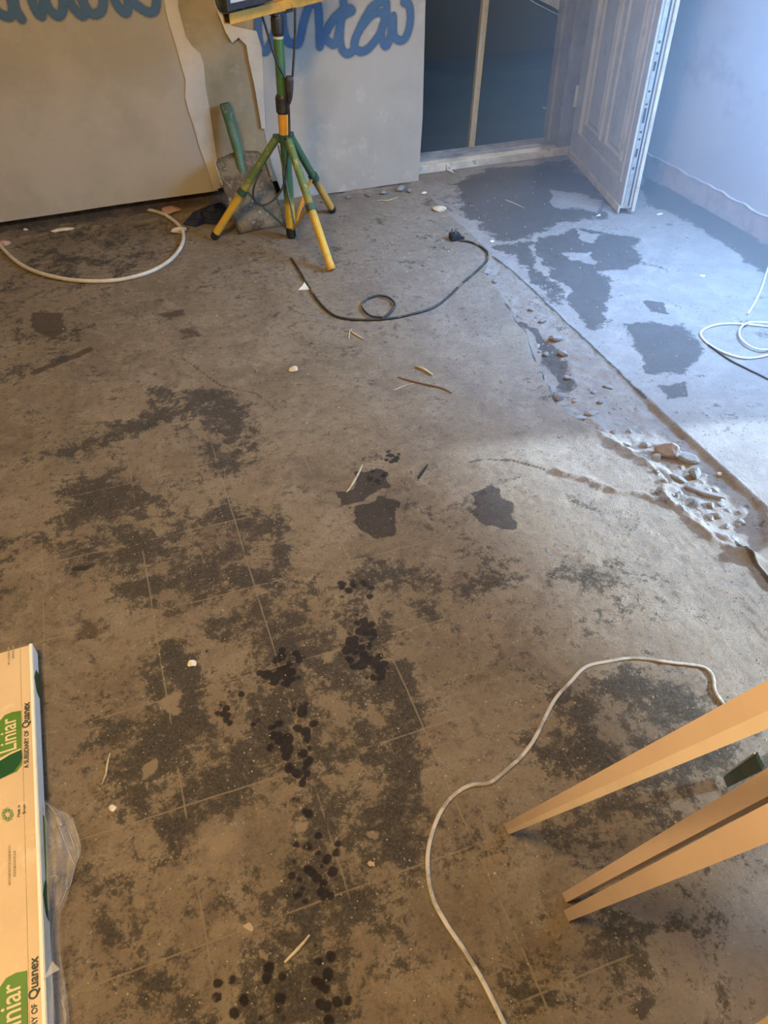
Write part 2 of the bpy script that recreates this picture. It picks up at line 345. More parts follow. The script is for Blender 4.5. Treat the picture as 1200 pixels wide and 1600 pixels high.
D = [area([(60, 700), (150, 668), (225, 628), (258, 598), (330, 600), (410, 640), (420, 700), (380, 760), (325, 742), (300, 690), (220, 690), (80, 722)], .05, .60),
 area([(50, 760), (170, 722), (230, 760), (300, 790), (345, 745), (410, 780), (470, 840), (450, 900), (480, 960), (420, 1010), (330, 1010), (250, 980), (180, 920), (90, 900), (50, 850)], .05, .55),
 area([(-60, 830), (40, 830), (62, 900), (55, 990), (-60, 1000)], .05, .55),
 area([(400, 960), (520, 880), (620, 880), (640, 1000), (670, 1100), (650, 1200), (612, 1300), (640, 1400), (600, 1500), (590, 1640), (330, 1640), (380, 1400), (420, 1300), (395, 1200), (330, 1100), (380, 1020)], .06, .56),
 area([(225, 990), (330, 1010), (370, 1080), (390, 1200), (410, 1280), (300, 1300), (230, 1345), (140, 1305), (105, 1210), (140, 1140), (235, 1080)], .05, .60),
 area([(170, 1330), (260, 1390), (330, 1480), (380, 1640), (150, 1640), (160, 1500), (130, 1380)], .07, .42),
 area([(700, 830), (780, 855), (785, 990), (740, 985), (690, 930)], .05, .42),
 area([(590, 880), (660, 880), (700, 930), (770, 990), (740, 1000), (640, 940), (590, 930)], .03, .42),
 area([(860, 1090), (900, 1050), (980, 1030), (1100, 1050), (1150, 1100), (1160, 1200), (1060, 1290), (960, 1330), (860, 1300), (840, 1200), (800, 1150)], .05, .58),
 area([(1150, 1120), (1300, 1050), (1300, 1300), (1100, 1320)], .06, .45),
 area([(870, 1410), (1000, 1380), (1065, 1420), (1085, 1500), (1000, 1560), (900, 1500)], .05, .60),
 area([(700, 1420), (800, 1400), (880, 1500), (880, 1640), (760, 1640), (720, 1520)], .07, .36),
 area([(490, 940), (610, 1010), (600, 1110), (500, 1130)], .05, .45),
 area([(20, 380), (200, 350), (250, 400), (150, 470), (0, 450)], .08, .30),
 area([(0, 470), (140, 520), (120, 560), (-20, 620)], .06, .32),
 area([(845, 880), (940, 850), (1010, 960), (900, 1010)], .06, .34)]
dark += .16*np.clip((1.75-GY)/.4, 0, 1)*np.clip((.95-GX)/.25, 0, 1)
dark = np.maximum(dark, mx_(D)+.12)
for pts in ([(300, 815), (350, 800), (370, 830), (320, 860), (285, 845)], [(270, 940), (400, 905), (420, 930), (300, 965)], [(225, 680), (300, 660), (310, 700), (240, 735)],
            [(65, 880), (100, 850), (120, 1000), (40, 1020)], [(240, 960), (300, 950), (290, 1000), (190, 1020)], [(310, 1290), (390, 1250), (400, 1300), (320, 1360)],
            [(470, 900), (520, 880), (545, 900), (500, 925)]):
    dark -= area(pts, .03, .42)
WK = .4
brown = mx_([area([(50, 490), (105, 485), (112, 515), (85, 532), (52, 520)], .02), strokef([(50, 582), (95, 562), (140, 545)], .022, .8), area([(250, 488), (292, 482), (296, 495), (258, 502)], .02, .9),
 area([(278, 515), (312, 508), (320, 525), (285, 530)], .02, .7), area([(100, 950), (170, 970), (160, 1010), (120, 1000)], .04, .7), area([(220, 655), (270, 650), (262, 680), (225, 680)], .03, .6),
 area([(640, 290), (760, 300), (760, 350), (640, 330)], .08, .45), area([(0, 350), (330, 330), (280, 420), (0, 470)], .12, .50), area([(300, 340), (640, 300), (760, 400), (700, 600), (400, 560), (250, 450)], .25, .36), area([(0, 440), (240, 440), (150, 560), (0, 620)], .15, .40), strokef([(150, 440), (190, 437)], .014, .8)])  # the broad soft areas darken the far and left floor
WK = .85; SK = 2.4
wet = mx_([area([(540, 760), (540, 728), (600, 735), (606, 765), (560, 788), (520, 796), (510, 768)], .006, 1.1), area([(560, 800), (580, 785), (605, 792), (604, 830), (572, 847), (553, 832)], .006, 1.05), area([(600, 800), (628, 800), (632, 822), (606, 832)], .02, .5),
 area([(752, 770), (790, 762), (815, 788), (803, 822), (758, 812), (742, 790)], .012, 1.0),
 area([(705, 285), (762, 262), (890, 250), (945, 300), (955, 345), (880, 350), (845, 375), (770, 385), (715, 335)], .03, .75),
 area([(850, 372), (905, 352), (990, 372), (1003, 400), (987, 427), (935, 427), (963, 468), (952, 512), (925, 522), (895, 457), (858, 430), (842, 400)], .02, .85),
 area([(770, 380), (850, 372), (850, 420), (880, 450), (905, 480), (890, 490), (830, 450)], .025, .7),
 area([(983, 505), (1062, 503), (1097, 545), (1070, 582), (1003, 582), (983, 545)], .02, .85), area([(1022, 598), (1080, 594), (1088, 622), (1048, 626)], .01, .9),
 area([(1009, 470), (1040, 475), (1035, 492), (1010, 488)], .006, .95), area([(1002, 268), (1194, 368), (1260, 460), (1190, 425), (1100, 365), (1000, 310)], .02, .85),  # last outline here: plain dark band along the foot of the right wall
 area([(620, 1130), (668, 1140), (660, 1190), (625, 1180)], .03, .5), area([(585, 1230), (650, 1230), (630, 1330), (570, 1300)], .05, .5), area([(110, 882), (145, 876), (148, 890), (118, 893)], .004, 1.1),
 area([(808, 488), (838, 505), (880, 560), (900, 600), (872, 600), (838, 550)], .012, .85), area([(500, 1480), (545, 1490), (545, 1570), (505, 1555)], .02, .55)])  # first outline here: trench crevice darkened by colour
for pts in ([(905, 360), (935, 365), (930, 382), (908, 376)], [(888, 398), (930, 394), (925, 412), (890, 408)], [(870, 300), (930, 315), (925, 330), (870, 322)]): wet -= area(pts, .01, .9)
SK = 1.0
lug = mx_([area([(432, 1002), (470, 1006), (476, 1050), (440, 1072), (408, 1062), (412, 1030)], .014), area([(400, 1108), (440, 1118), (455, 1088), (482, 1098), (486, 1160), (470, 1222), (440, 1242), (402, 1200), (385, 1160)], .014),
 area([(345, 1095), (378, 1092), (380, 1135), (348, 1138)], .012, .8), area([(562, 972), (598, 978), (602, 1045), (582, 1080), (550, 1050), (532, 1015)], .014), area([(530, 905), (586, 918), (584, 950), (534, 950)], .012, .85),
 area([(590, 697), (625, 700), (630, 722), (598, 726)], .012, .9), area([(560, 735), (606, 725), (606, 765), (570, 765)], .012, .8),
 area([(430, 1240), (480, 1250), (500, 1330), (470, 1370), (430, 1310)], .02, .75), area([(450, 1360), (540, 1350), (545, 1400), (500, 1440), (440, 1410)], .02, .7),
 area([(420, 1440), (470, 1480), (460, 1640), (400, 1640), (400, 1520)], .02, .85), area([(505, 1440), (550, 1480), (556, 1640), (500, 1640)], .02, .85), area([(340, 1540), (400, 1500), (400, 1640), (335, 1640)], .02, .8),
 area([(390, 1060), (360, 1085), (400, 1095)], .01, .7), area([(300, 1010), (345, 1005), (350, 1035), (310, 1040)], .02, .6)])
dust = mx_([area([(205, 1205), (228, 1203), (230, 1225), (208, 1226)], .01, .95), area([(330, 1410), (385, 1450), (340, 1490), (318, 1478)], .02, .75), area([(368, 1432), (392, 1436), (395, 1456), (375, 1456)], .008, 1),
 area([(404, 1480), (428, 1478), (428, 1496), (408, 1496)], .008, 1), area([(428, 1298), (455, 1295), (460, 1312), (436, 1316)], .01, .9), area([(566, 1333), (590, 1332), (590, 1355), (570, 1354)], .012, .8), area([(300, 1290), (395, 1270), (340, 1370), (302, 1370)], .03, .6),
 area([(200, 1410), (250, 1400), (240, 1450), (195, 1450)], .02, .7), area([(490, 1010), (530, 1005), (520, 1030), (495, 1032)], .015, .75), area([(245, 1085), (275, 1060), (290, 1110), (262, 1115)], .015, .8), area([(860, 610), (970, 650), (1000, 710), (900, 760), (780, 700)], .06, .3),
 area([(-40, 950), (60, 900), (70, 1000), (0, 1030)], .04, .5), area([(70, 1080), (140, 1060), (110, 1120), (80, 1120)], .04, .5), area([(325, 1440), (350, 1430), (350, 1600), (330, 1500)], .02, .4)])
seam = fp([(799, 422), (1009, 621), (1196, 790)]); seamx = float(seam[:, 0].mean())
slab = np.clip((GX-seamx)/.02+.5, 0, 1)*np.clip((3.9-GY)/.5, 0, 1)
slab = np.maximum(slab, .5*np.clip((GX-.55)/.5, 0, 1))  # right-hand floor greyed in its colour for the bluish daylight
slab = np.maximum(slab, area([(1010, 1420), (1300, 1250), (1300, 1700), (950, 1700)], .12, .75))
crack = mx_([crackf([(735, 722), (760, 717), (800, 719), (850, 733)]), crackf([(285, 560), (345, 602), (400, 615), (432, 640)])-.1, crackf([(790, 475), (820, 510), (836, 548), (850, 580), (868, 628), (905, 655)])-.05,
 crackf([(1150, 845), (1215, 925)]), crackf([(770, 400), (799, 422), (1009, 621)])-.02, crackf([(610, 890), (640, 960), (700, 1080)])-.3])
crack = np.maximum(crack, 0)
# relief
Z = (fbm(7, 60)-.5)*.006 + (fbm(45, 70, 3)-.5)*.0022*(1-.7*slab)
tr_poly = [(742, 398), (770, 440), (796, 478), (812, 520), (846, 580), (868, 628), (905, 658), (958, 688), (1008, 712), (1034, 752), (1046, 792), (1092, 824), (1132, 852), (1172, 868), (1196, 850), (1196, 792), (1009, 621), (799, 422), (765, 392)]
q = fp(tr_poly); sdw = sdist(q); sd0 = sdist(q, True, False); dse = np.abs(GX-seamx); sd = np.where(dse < .05, sd0, sd0*.55+sdw*.45); depth = .034*np.clip((GX*0+3.0-GY)/.9, .25, 1)
ins = np.clip(-sd/.014+.3, 0, 1); slab = np.maximum(slab, np.clip(.5-sd/.03, 0, 1)*.8); fl_ = np.clip((GY-1.6)/.15, 0, 1); Z -= ins*depth*(.5*(1-fl_)+fl_*np.clip((seamx-GX)/.22, .04, 1)); Z += ins*(fbm(22, 80)-.5)*.018
ridge = fp([(905, 652), (958, 684), (1010, 706), (1038, 752), (1052, 794), (1098, 822), (1140, 848), (1175, 880)])
rd = sdist(ridge, False); Z += .016*np.exp(-(rd/.022)**2)*(.35+fbm(30, 90)) 
r2 = sdist(fp([(850, 735), (885, 748), (940, 752), (1000, 768), (1060, 800), (1110, 838)]), False); Z += .009*np.exp(-(r2/.012)**2)*(.3+fbm(40, 95))
r3 = sdist(fp([(735, 722), (760, 717), (800, 719), (850, 733)]), False); Z += .006*np.clip(.5-(r3-.0)/.03, 0, 1)*(GY > 0)*.6
r4 = sdist(fp([(1150, 842), (1190, 892), (1260, 970)]), False, False); Z += .008*np.exp(-(r4/.006)**2)
rub = area([(770, 440), (905, 650), (1060, 640), (830, 450)], .08, 1.0); Z += rub*(1-ins)*(fbm(35, 99)-.5)*.010
lump = np.clip((GX-.35)/.5, 0, 1)*np.clip((1.9-GY)/.3, 0, 1)*(1-slab); Z += lump*(np.abs(fbm(38, 120, 3)-.5))*-.010
Z = np.where((GY > 3.70) & (GX < 1.5), Z+(fbm(16, 130)-.4)*.03, Z)
co = np.stack([GX, GY, Z], -1).reshape(-1, 3).astype(np.float32)
ii = np.arange(NX*NY).reshape(NY, NX); fc = np.stack([ii[:-1, :-1], ii[:-1, 1:], ii[1:, 1:], ii[1:, :-1]], -1).reshape(-1, 4).astype(np.int32)
me = bpy.data.meshes.new('floor'); me.vertices.add(len(co)); me.vertices.foreach_set('co', co.ravel())
me.loops.add(fc.size); me.loops.foreach_set('vertex_index', fc.ravel()); me.polygons.add(len(fc))
me.polygons.foreach_set('loop_start', np.arange(0, fc.size, 4, dtype=np.int32)); me.polygons.foreach_set('use_smooth', np.ones(len(fc), bool))
me.update(calc_edges=True)
for nme, arr in (('dark', dark), ('wet', wet), ('lug', lug), ('dust', dust), ('crack', crack), ('slab', slab), ('brown', brown)):
    at = me.attributes.new(nme, 'FLOAT', 'POINT'); at.data.foreach_set('value', arr.astype(np.float32).ravel())
me.materials.append(M['floor']); floor = bpy.data.objects.new('floor', me); COL.objects.link(floor); floor['kind'] = 'structure'
def fz(x, y):
    i = min(max(int(np.searchsorted(xs, x)), 0), NX-1); j = min(max(int(np.searchsorted(ys, y)), 0), NY-1); return float(Z[j, i])
def onf(px, py, dz=0.0):
    p = P(px, py); p.z = fz(p.x, p.y)+dz; return p
# stones lying in the trench: pieces of the floor
ST = [(1045, 705, 42, 20, 1, 35), (1075, 712, 36, 14, 0, 40), (1062, 745, 30, 10, 0, 45), (1088, 738, 20, 15, 0, 10), (1105, 765, 60, 9, 0, 38), (1112, 783, 10, 10, 0, 0), (1010, 690, 22, 9, 0, 20), (1028, 712, 16, 10, 0, 70),
      (873, 608, 22, 12, 0, 20), (905, 650, 30, 10, 0, -5), (868, 525, 22, 10, 0, 20), (882, 548, 20, 9, 0, 50), (925, 640, 26, 8, 0, 10), (848, 500, 12, 7, 0, 10), (935, 668, 16, 8, 0, 30), (960, 672, 15, 8, 1, 0), (980, 690, 18, 8, 0, 20),
      (830, 482, 10, 6, 0, 10), (890, 580, 14, 8, 0, 40), (950, 600, 16, 6, 0, 40), (940, 622, 12, 7, 0, 0), (1122, 800, 16, 8, 0, 30), (1068, 722, 12, 7, 1, 60), (985, 670, 12, 7, 0, 0), (900, 615, 10, 6, 1, 0), (855, 545, 10, 7, 0, 30), (760, 425, 14, 8, 0, 0), (772, 440, 10, 6, 0, 0)]
for i, (px, py, sx, sy, k2, an) in enumerate(ST):
    p = onf(px, py, -.006); sc = (p-CAM).length/F*1.1
    o = obj('stone', chunk(p, (sx*sc, sy*sc*1.35, min(sx, sy)*sc*1.1), 50+i, math.radians(-an-12), sub=2), M['stone2' if k2 else 'stone'], floor)
rr = random.Random(77); EL = [(800, 480), (850, 575), (905, 650), (1000, 705), (1050, 790), (1150, 845)]; ER = [(830, 452), (925, 543), (1009, 621), (1075, 680), (1140, 740), (1190, 790)]
for i in range(90):
    t = rr.random()*(len(EL)-1); a_ = int(t); f2 = t-a_; u = rr.uniform(.03, .8)**1.2; px = (EL[a_][0]*(1-f2)+EL[a_+1][0]*f2)*(1-u)+(ER[a_][0]*(1-f2)+ER[a_+1][0]*f2)*u; py = (EL[a_][1]*(1-f2)+EL[a_+1][1]*f2)*(1-u)+(ER[a_][1]*(1-f2)+ER[a_+1][1]*f2)*u
    p = onf(px, py, -.004); sz = rr.uniform(.010, .030); p.z -= sz*.15
    obj('stone', chunk(p, (sz*rr.uniform(.7, 1.4), sz*rr.uniform(.7, 1.6), sz*.55), 600+i, rr.uniform(0, 3), sub=1), M['stone2' if rr.random() < .12 else 'stone'], floor)
# grit nobody could count
bm = bmesh.new(); rr = random.Random(5)
for i in range(2600):
    if rr.random() < .45: x, y = rr.uniform(-.4, 1.2), rr.uniform(.25, 1.6)
    elif rr.random() < .5: x, y = rr.gauss(1.25, .3), rr.uniform(1.0, 3.4)
    else: x, y = rr.uniform(-.9, 2.5), rr.uniform(.3, 3.75)
    if x > 2.6: continue
    if x < -.36 and y < 1.25: continue
    s = rr.uniform(.0008, .0028)*(1.4 if y > 1.8 else 1); z = fz(x, y); a = rr.uniform(0, 6)
    vs = [bm.verts.new((x+math.cos(a+t)*s*rr.uniform(.6, 1.3), y+math.sin(a+t)*s*rr.uniform(.6, 1.3), z)) for t in (0, 2.1, 4.2)]
    tp = bm.verts.new((x, y, z+s*.9))
    for j in range(3): bm.faces.new((vs[j], vs[(j+1) % 3], tp))
gr = obj('grit', bm, M['chip'], floor); gr['kind'] = 'stuff'

# ------------------------------------------------------------------ room shell
def struct(name, boxes, mat, parent=None, bevel=0):
    bm = bmesh.new()
    for a, b in boxes: box(bm, a, b, bevel)
    o = obj(name, bm, mat, parent)
    if not parent: o['kind'] = 'structure'
    return o
YW = 3.73
DL, DR = 1.512, 2.47
wb = struct('wall_back', [((-2.5, YW+.03, .12), (DL, YW+.2, 2.45)), ((DR, YW+.12, 0), (2.80, YW+.26, 2.45)), ((DL, YW+.11, 2.08), (DR, YW+.26, 2.45))], M['tan'])
struct('plinth', [((-2.5, YW+.06, -.03), (DL, YW+.2, .12))], M['gap'], wb)
def sheet(name, pts, mat, th, parent, wob=0):
    """board standing in the wall plane from (x, z) outline"""
    bm = bmesh.new(); prism(bm, [Vector((x, YW, z)) for x, z in pts], (0, th, 0)); return obj(name, bm, mat, parent)
bl = sheet('plasterboard', [(-2.5, .055), (-.9, .062), (-.5, .070), (-.2, .075), (0, .080), (.22, .082), *[(P(x, y, Y=YW).x, P(x, y, Y=YW).z) for x, y in ((341, 298), (332, 255), (322, 217), (312, 175), (305, 130), (300, 95), (285, 50), (270, 0), (265, -60))], (.2, 2.45), (-2.5, 2.45)], M['board_l'], .03, wb)
br = sheet('plasterboard', [(.735, .004), (1.1, .002), (1.498, .006), (1.512, .3), (1.512, 2.45), (.62, 2.45), *[(P(x, y, Y=YW).x, P(x, y, Y=YW).z) for x, y in ((396, -60), (400, 40), (406, 75), (409, 140), (412, 200), (425, 262), (440, 300))]], M['board'], .03, wb)
md = sheet('skim_panel', [(.30, .095), (.80, .095), (.80, 2.45), (.1, 2.45), (.1, .9)], M['tan'], .02, wb); md.location.y = .002
def smear(pts, th=.004, name='plaster_smear', y=YW):
    bm = bmesh.new(); pp = [P(x, yy, Y=y) for x, yy in pts]; prism(bm, [Vector((p.x, y-.001, p.z)) for p in pp], (0, -th, 0)); return obj(name, bm, M['smear'], wb)
smear([(248, -40), (278, -40), (278, 10), (290, 57), (300, 72), (313, 84), (318, 100), (321, 133), (328, 175), (334, 217), (341, 262), (344, 293), (334, 297), (326, 270), (318, 248), (310, 225), (303, 198), (294, 172), (289, 150), (290, 125), (284, 105), (272, 62), (262, 30)])
smear([(338, 15), (362, 40), (400, 48), (408, 75), (411, 140), (414, 200), (408, 200), (403, 170), (396, 130), (388, 95), (384, 70), (372, 58), (362, 66), (352, 50)], .012)

# spray lettering
def spray(strokes, parent, wd=.0172):
    """sprayed letters: a skin on the board whose paint density is stored per vertex"""
    L = [[(p.x, p.z) for p in smooth_path([P(x, y, Y=YW) for x, y in st], 5)] for st in strokes]
    al = np.array([q for l in L for q in l]); x0, z0 = al.min(0)-.04; x1, z1 = al.max(0)+.04; x1 = min(x1, 1.505)
    gx, gz = np.meshgrid(np.arange(x0, x1, .004), np.arange(z0, z1, .004)); d = np.full(gx.shape, 9.)
    for l in L:
        for (ax, az), (bx_, bz) in zip(l, l[1:]):
            ex, ez = bx_-ax, bz-az; t = np.clip(((gx-ax)*ex+(gz-az)*ez)/max(ex*ex+ez*ez, 1e-9), 0, 1); d = np.minimum(d, np.hypot(gx-ax-t*ex, gz-az-t*ez))
    ny, nx = gx.shape; idx = np.arange(nx*ny).reshape(ny, nx); fc = np.stack([idx[:-1, :-1], idx[:-1, 1:], idx[1:, 1:], idx[1:, :-1]], -1)
    keep = (d[:-1, :-1] < wd*2.2); fc = fc[keep]
    me = bpy.data.meshes.new('spray_lettering'); me.from_pydata(np.stack([gx, np.full(gx.shape, YW-.0012), gz], -1).reshape(-1, 3).tolist(), [], fc.reshape(-1, 4).tolist())
    at = me.attributes.new('ink', 'FLOAT', 'POINT'); at.data.foreach_set('value', np.clip(d/wd, 0, 3).astype(np.float32).ravel())
    me.materials.append(M['spray']); o = bpy.data.objects.new('spray_lettering', me); COL.objects.link(o); o.parent = parent; return o
c2 = lambda L: [(390+x/4.286, y/4.286) for x, y in L]
spray([c2([(40, -120), (55, 60), (60, 250), (85, 335), (110, 340), (140, 290), (190, 150), (215, 40)]), c2([(215, 40), (225, 180), (250, 270), (285, 290), (330, 285), (360, 160), (395, 50), (440, 20), (462, 70), (470, 310)]),
       c2([(470, 310), (500, 240), (560, 140), (650, 90), (685, 70), (640, 60), (560, 130), (505, 230), (530, 280), (575, 290), (605, 170), (630, 60), (620, -60)]), c2([(610, 120), (608, 290), (640, 355), (690, 340), (720, 230), (790, 90), (830, 40), (880, 15), (915, 25), (910, 130), (870, 230), (800, 320), (740, 345), (700, 300), (730, 210), (820, 100), (890, 90), (905, 160)]),
       c2([(905, 130), (880, 220), (905, 305), (935, 270), (960, 110), (965, 230), (1000, 270), (1045, 250), (1075, 150), (1070, 40), (1035, 15)])], br)
c1 = lambda L: [(x/4.444, y/4.444) for x, y in L]
spray([c1([(-60, 40), (0, 95), (60, 115), (90, 80), (80, 0), (70, -80)]), c1([(80, -60), (110, 60), (140, 115), (150, 130)]), c1([(200, -80), (240, 50), (285, 110), (300, 40), (310, -60)]), c1([(300, -40), (340, 60), (400, 110), (435, 70), (440, -60)]),
       c1([(450, -80), (500, 40), (570, 110), (590, 60), (560, -20)]), c1([(560, -60), (600, 60), (660, 100), (710, 60), (720, -60)]), c1([(770, -80), (810, 30), (870, 90), (890, 40), (880, -60)]), c1([(880, -40), (940, 30), (1030, 85), (1080, 60), (1090, -60)])], bl)

XW = 2.66
wr = struct('wall_right', [((XW, 2.30, 0), (XW+.2, YW+.3, 2.45)), ((XW, 1.27, 1.98), (XW+.2, 2.30, 2.45)), ((XW, 1.27, 0), (XW+.2, 2.30, .30)), ((XW, -.30, .56), (XW+.2, 1.27, 2.45)), ((XW, -1.4, 0), (XW+.2, -.30, 2.45))], M['wallr'])
bm = bmesh.new(); rr = random.Random(3); top, n = [], 30
for i in range(n+1):
    y = 2.32+(YW+.12-2.32)*i/n; top.append(Vector((XW-.012, y, .10+rr.uniform(-.006, .006))))
prism(bm, [Vector((XW-.012, YW+.12, -.01)), Vector((XW-.012, 2.32, -.01))]+top, (.012, 0, 0)); o = obj('baseboard_right', bm, M['base']); o['kind'] = 'structure'
bm = bmesh.new(); pts = [Vector((XW-.013, t.y, t.z)) for t in top]; tube(bm, pts, [.003+rr.uniform(0, .002) for _ in pts], 6); obj('plaster_lip', bm, M['base'], o)
w1 = bpy.data.objects.new('window_1', None); COL.objects.link(w1); w1.location = (XW+.1, .78, 0); w1['kind'] = 'structure'  # unseen low window, shaped with the wall above it to limit the sun
bm = bmesh.new()
for a, b in (((XW+.06, -.30, .0), (XW+.12, -.24, .56)), ((XW+.06, 1.21, 0), (XW+.12, 1.27, .56)), ((XW+.06, -.24, 0), (XW+.12, 1.21, .05)), ((XW+.06, -.24, .51), (XW+.12, 1.21, .56))): box(bm, a, b, .004)
obj('window_frame', bm, M['upvc'], w1)
bm = bmesh.new(); box(bm, (XW+.085, -.24, .05), (XW+.091, 1.21, .51)); obj('pane', bm, M['pane'], w1)
w2 = bpy.data.objects.new('window_2', None); COL.objects.link(w2); w2.location = (XW+.1, 1.78, .3); w2['kind'] = 'structure'
bm = bmesh.new()
for a, b in (((XW+.06, 1.27, .3), (XW+.12, 1.33, 1.98)), ((XW+.06, 2.24, .3), (XW+.12, 2.30, 1.98)), ((XW+.06, 1.33, .3), (XW+.12, 2.24, .36)), ((XW+.06, 1.33, 1.92), (XW+.12, 2.24, 1.98))): box(bm, a, b, .004)
obj('window_frame', bm, M['upvc'], w2)
bm = bmesh.new(); box(bm, (XW+.085, 1.33, .36), (XW+.091, 2.24, 1.92)); obj('pane', bm, M['sun_stop'], w2)  # opaque pane added so that no sun comes through here
struct('wall_left', [((-2.7, -1.4, 0), (-2.5, YW+.2, 2.45))], M['tan'])
struct('wall_front', [((-2.7, -1.6, 0), (XW+.2, -1.4, 2.45))], M['tan'])
struct('ceiling', [((-2.7, -1.6, 2.45), (XW+.2, YW+.2, 2.55))], M['ceil'])

# haze volume added for the blue glare veil, thickest beside the window
k = NT('glare_haze'); v = k.pos(); sep = k.n('ShaderNodeSeparateXYZ'); k.put(sep.inputs[0], v)
vs_ = k.n('ShaderNodeVolumeScatter'); vs_.inputs['Color'].default_value = (.80, .92, 1, 1); vs_.inputs['Anisotropy'].default_value = .15
k.put(vs_.inputs['Density'], k.math('MULTIPLY', k.step(sep.outputs[0], .9, 2.7), HAZE))
k.t.nodes.remove(k.b); k.t.links.new(vs_.outputs[0], k.out.inputs['Volume'])
bm = bmesh.new(); box(bm, (.6, -.3, .05), (2.58, 3.6, 2.4)); hz = obj('glare_haze', bm, k.m); tag(hz, 'pale blue haze added for the glare veiling the right side of the room', 'haze', kind='stuff')

# ------------------------------------------------------------------ doorway, door leaf and the dark hall beyond
d1 = bpy.data.objects.new('door_1', None); COL.objects.link(d1); d1.location = (2.0, 3.84, 0); d1['kind'] = 'structure'
bm = bmesh.new(); box(bm, (DL, 3.838, -.01), (2.452, 3.90, .038), .004); obj('sill', bm, M['sill'], d1)
bm = bmesh.new(); box(bm, (DL, 3.90, -.01), (2.45, 3.985, .043), .003); box(bm, (DL, 3.945, .043), (2.45, 3.955, .052)); box(bm, (DL, 3.975, .043), (2.45, 3.985, .056)); obj('threshold_track', bm, M['upvc_d'], d1)
bm = bmesh.new(); box(bm, (2.372, 3.86, .04), (2.468, 4.0, 2.05), .006); box(bm, (2.355, 3.95, .04), (2.372, 4.0, 2.05), .003); box(bm, (DL, 3.86, 2.03), (2.468, 4.0, 2.09), .004); box(bm, (DL-.03, 3.86, .04), (DL+.012, 4.0, 2.05), .004)
obj('door_frame', bm, M['upvc_d'], d1)
bm = bmesh.new(); a = onf(697, 262); box(bm, (a.x-.018, 3.829, .0), (a.x+.006, 3.84, .03)); prism(bm, [Vector((a.x-.018, 3.834, .002)), Vector((a.x+.008, 3.834, .002)), Vector((a.x+.004, 3.79, .002)), Vector((a.x-.002, 3.77, .002))], (0, 0, .004)); obj('plaster_drip', bm, M['sill'], d1)
# leaf
zb = .03
A0 = P(889, 236, z=zb); B0 = P(969, 326, z=zb); la = (B0-A0); LL = la.length; la.normalize(); ln_ = Vector((la.y, -la.x, 0))
if ln_.x > 0: ln_ = -ln_            # room-facing normal
TH = .052
def LF(a, t, z): return A0 + la*a - ln_*t + Vector((0, 0, z-zb))
def lbox(bm, a0, a1, t0, t1, z0, z1, bev=0):
    M4 = Matrix((la, -ln_, Vector((0, 0, 1)))).transposed().to_4x4(); M4.translation = A0-Vector((0, 0, zb)); box(bm, (a0, t0, z0), (a1, t1, z1), bev, M4)
def pl(x, y, t=0.0):
    p = P(x, y, plane=(A0-ln_*t, ln_)); return (p-A0).dot(la), p.z
ZT = 2.02
f0, f1 = pl(903, 211), pl(966, 280); a_in0 = f0[0]; a_in1 = LL-.055; z_in0 = (f0[1]+f1[1])/2
print('leaf', LL, 'infill', f0, f1, [pl(*q) for q in ((948, 0), (919, 167), (972, 10), (940, 187), (983, 26), (950, 190), (1016, 37), (972, 222), (882, 216))])
bm = bmesh.new(); lbox(bm, 0, a_in0, 0, TH, zb, ZT, .004); lbox(bm, a_in1, LL, 0, TH, zb, ZT, .004); lbox(bm, a_in0-.002, a_in1+.002, 0, TH, zb, z_in0, .004); lbox(bm, a_in0-.002, a_in1+.002, 0, TH, ZT-.09, ZT, .004)
# glazing bead round the infill, and the outer lipping
lbox(bm, a_in0-.004, a_in0+.016, -.005, .02, z_in0-.004, ZT-.09, .004); lbox(bm, a_in1-.016, a_in1+.004, -.005, .02, z_in0-.004, ZT-.09, .004); lbox(bm, a_in0, a_in1, -.005, .02, z_in0-.004, z_in0+.016, .004)
leaf = obj('door_leaf', bm, M['upvc'], d1)
bm = bmesh.new(); lbox(bm, a_in0, a_in1, .014, .034, z_in0, ZT-.09); obj('infill_panel', bm, M['upvc'], leaf)
q1, q2, q3, q4 = pl(948, 0, .01), pl(919, 167, .01), pl(940, 187, .01), pl(950, 190, .01); q5 = pl(972, 222, .01)
def raised(a0, a1, z0, z1):
    bm = bmesh.new(); ring = lambda i, t: [LF(a0+i, t, z0+i), LF(a1-i, t, z0+i), LF(a1-i, t, z1-i), LF(a0+i, t, z1-i)]
    R = [[bm.verts.new(c) for c in ring(i, t)] for i, t in ((0, .014), (.004, .002), (.014, .001), (.022, .011), (.030, .011), (.044, .003))]
    for a, b in zip(R, R[1:]):
        for j in range(4): bm.faces.new((a[j], a[(j+1) % 4], b[(j+1) % 4], b[j]))
    bm.faces.new(R[-1]); bmesh.ops.recalc_face_normals(bm, faces=bm.faces[:]); return obj('raised_panel', bm, M['upvc'], leaf)
zp0, zp1 = .18, .80
w_in = a_in1-a_in0; ga = w_in*.10; pw = (w_in-3*ga)/2
for k_ in range(2):
    x0 = a_in0+ga+k_*(pw+ga); raised(x0, x0+pw, zp0+.02, .98); raised(x0, x0+pw, 1.08, 1.85)
bm = bmesh.new(); lbox(bm, a_in0+.05, a_in1-.05, .008, .016, z_in0+.03, z_in0+.045, .002); obj('drip_bar', bm, M['upvc'], leaf)
bm = bmesh.new(); lbox(bm, LL*.62, LL*.62+.003, -.0015, .01, zb, z_in0, 0); obj('rail_joint', bm, M['upvc_d'], leaf)
bm = bmesh.new(); lbox(bm, LL, LL+.004, .012, .030, zb+.01, ZT-.02, .001); lock = obj('lock_strip', bm, M['silver'], leaf)
bm = bmesh.new()
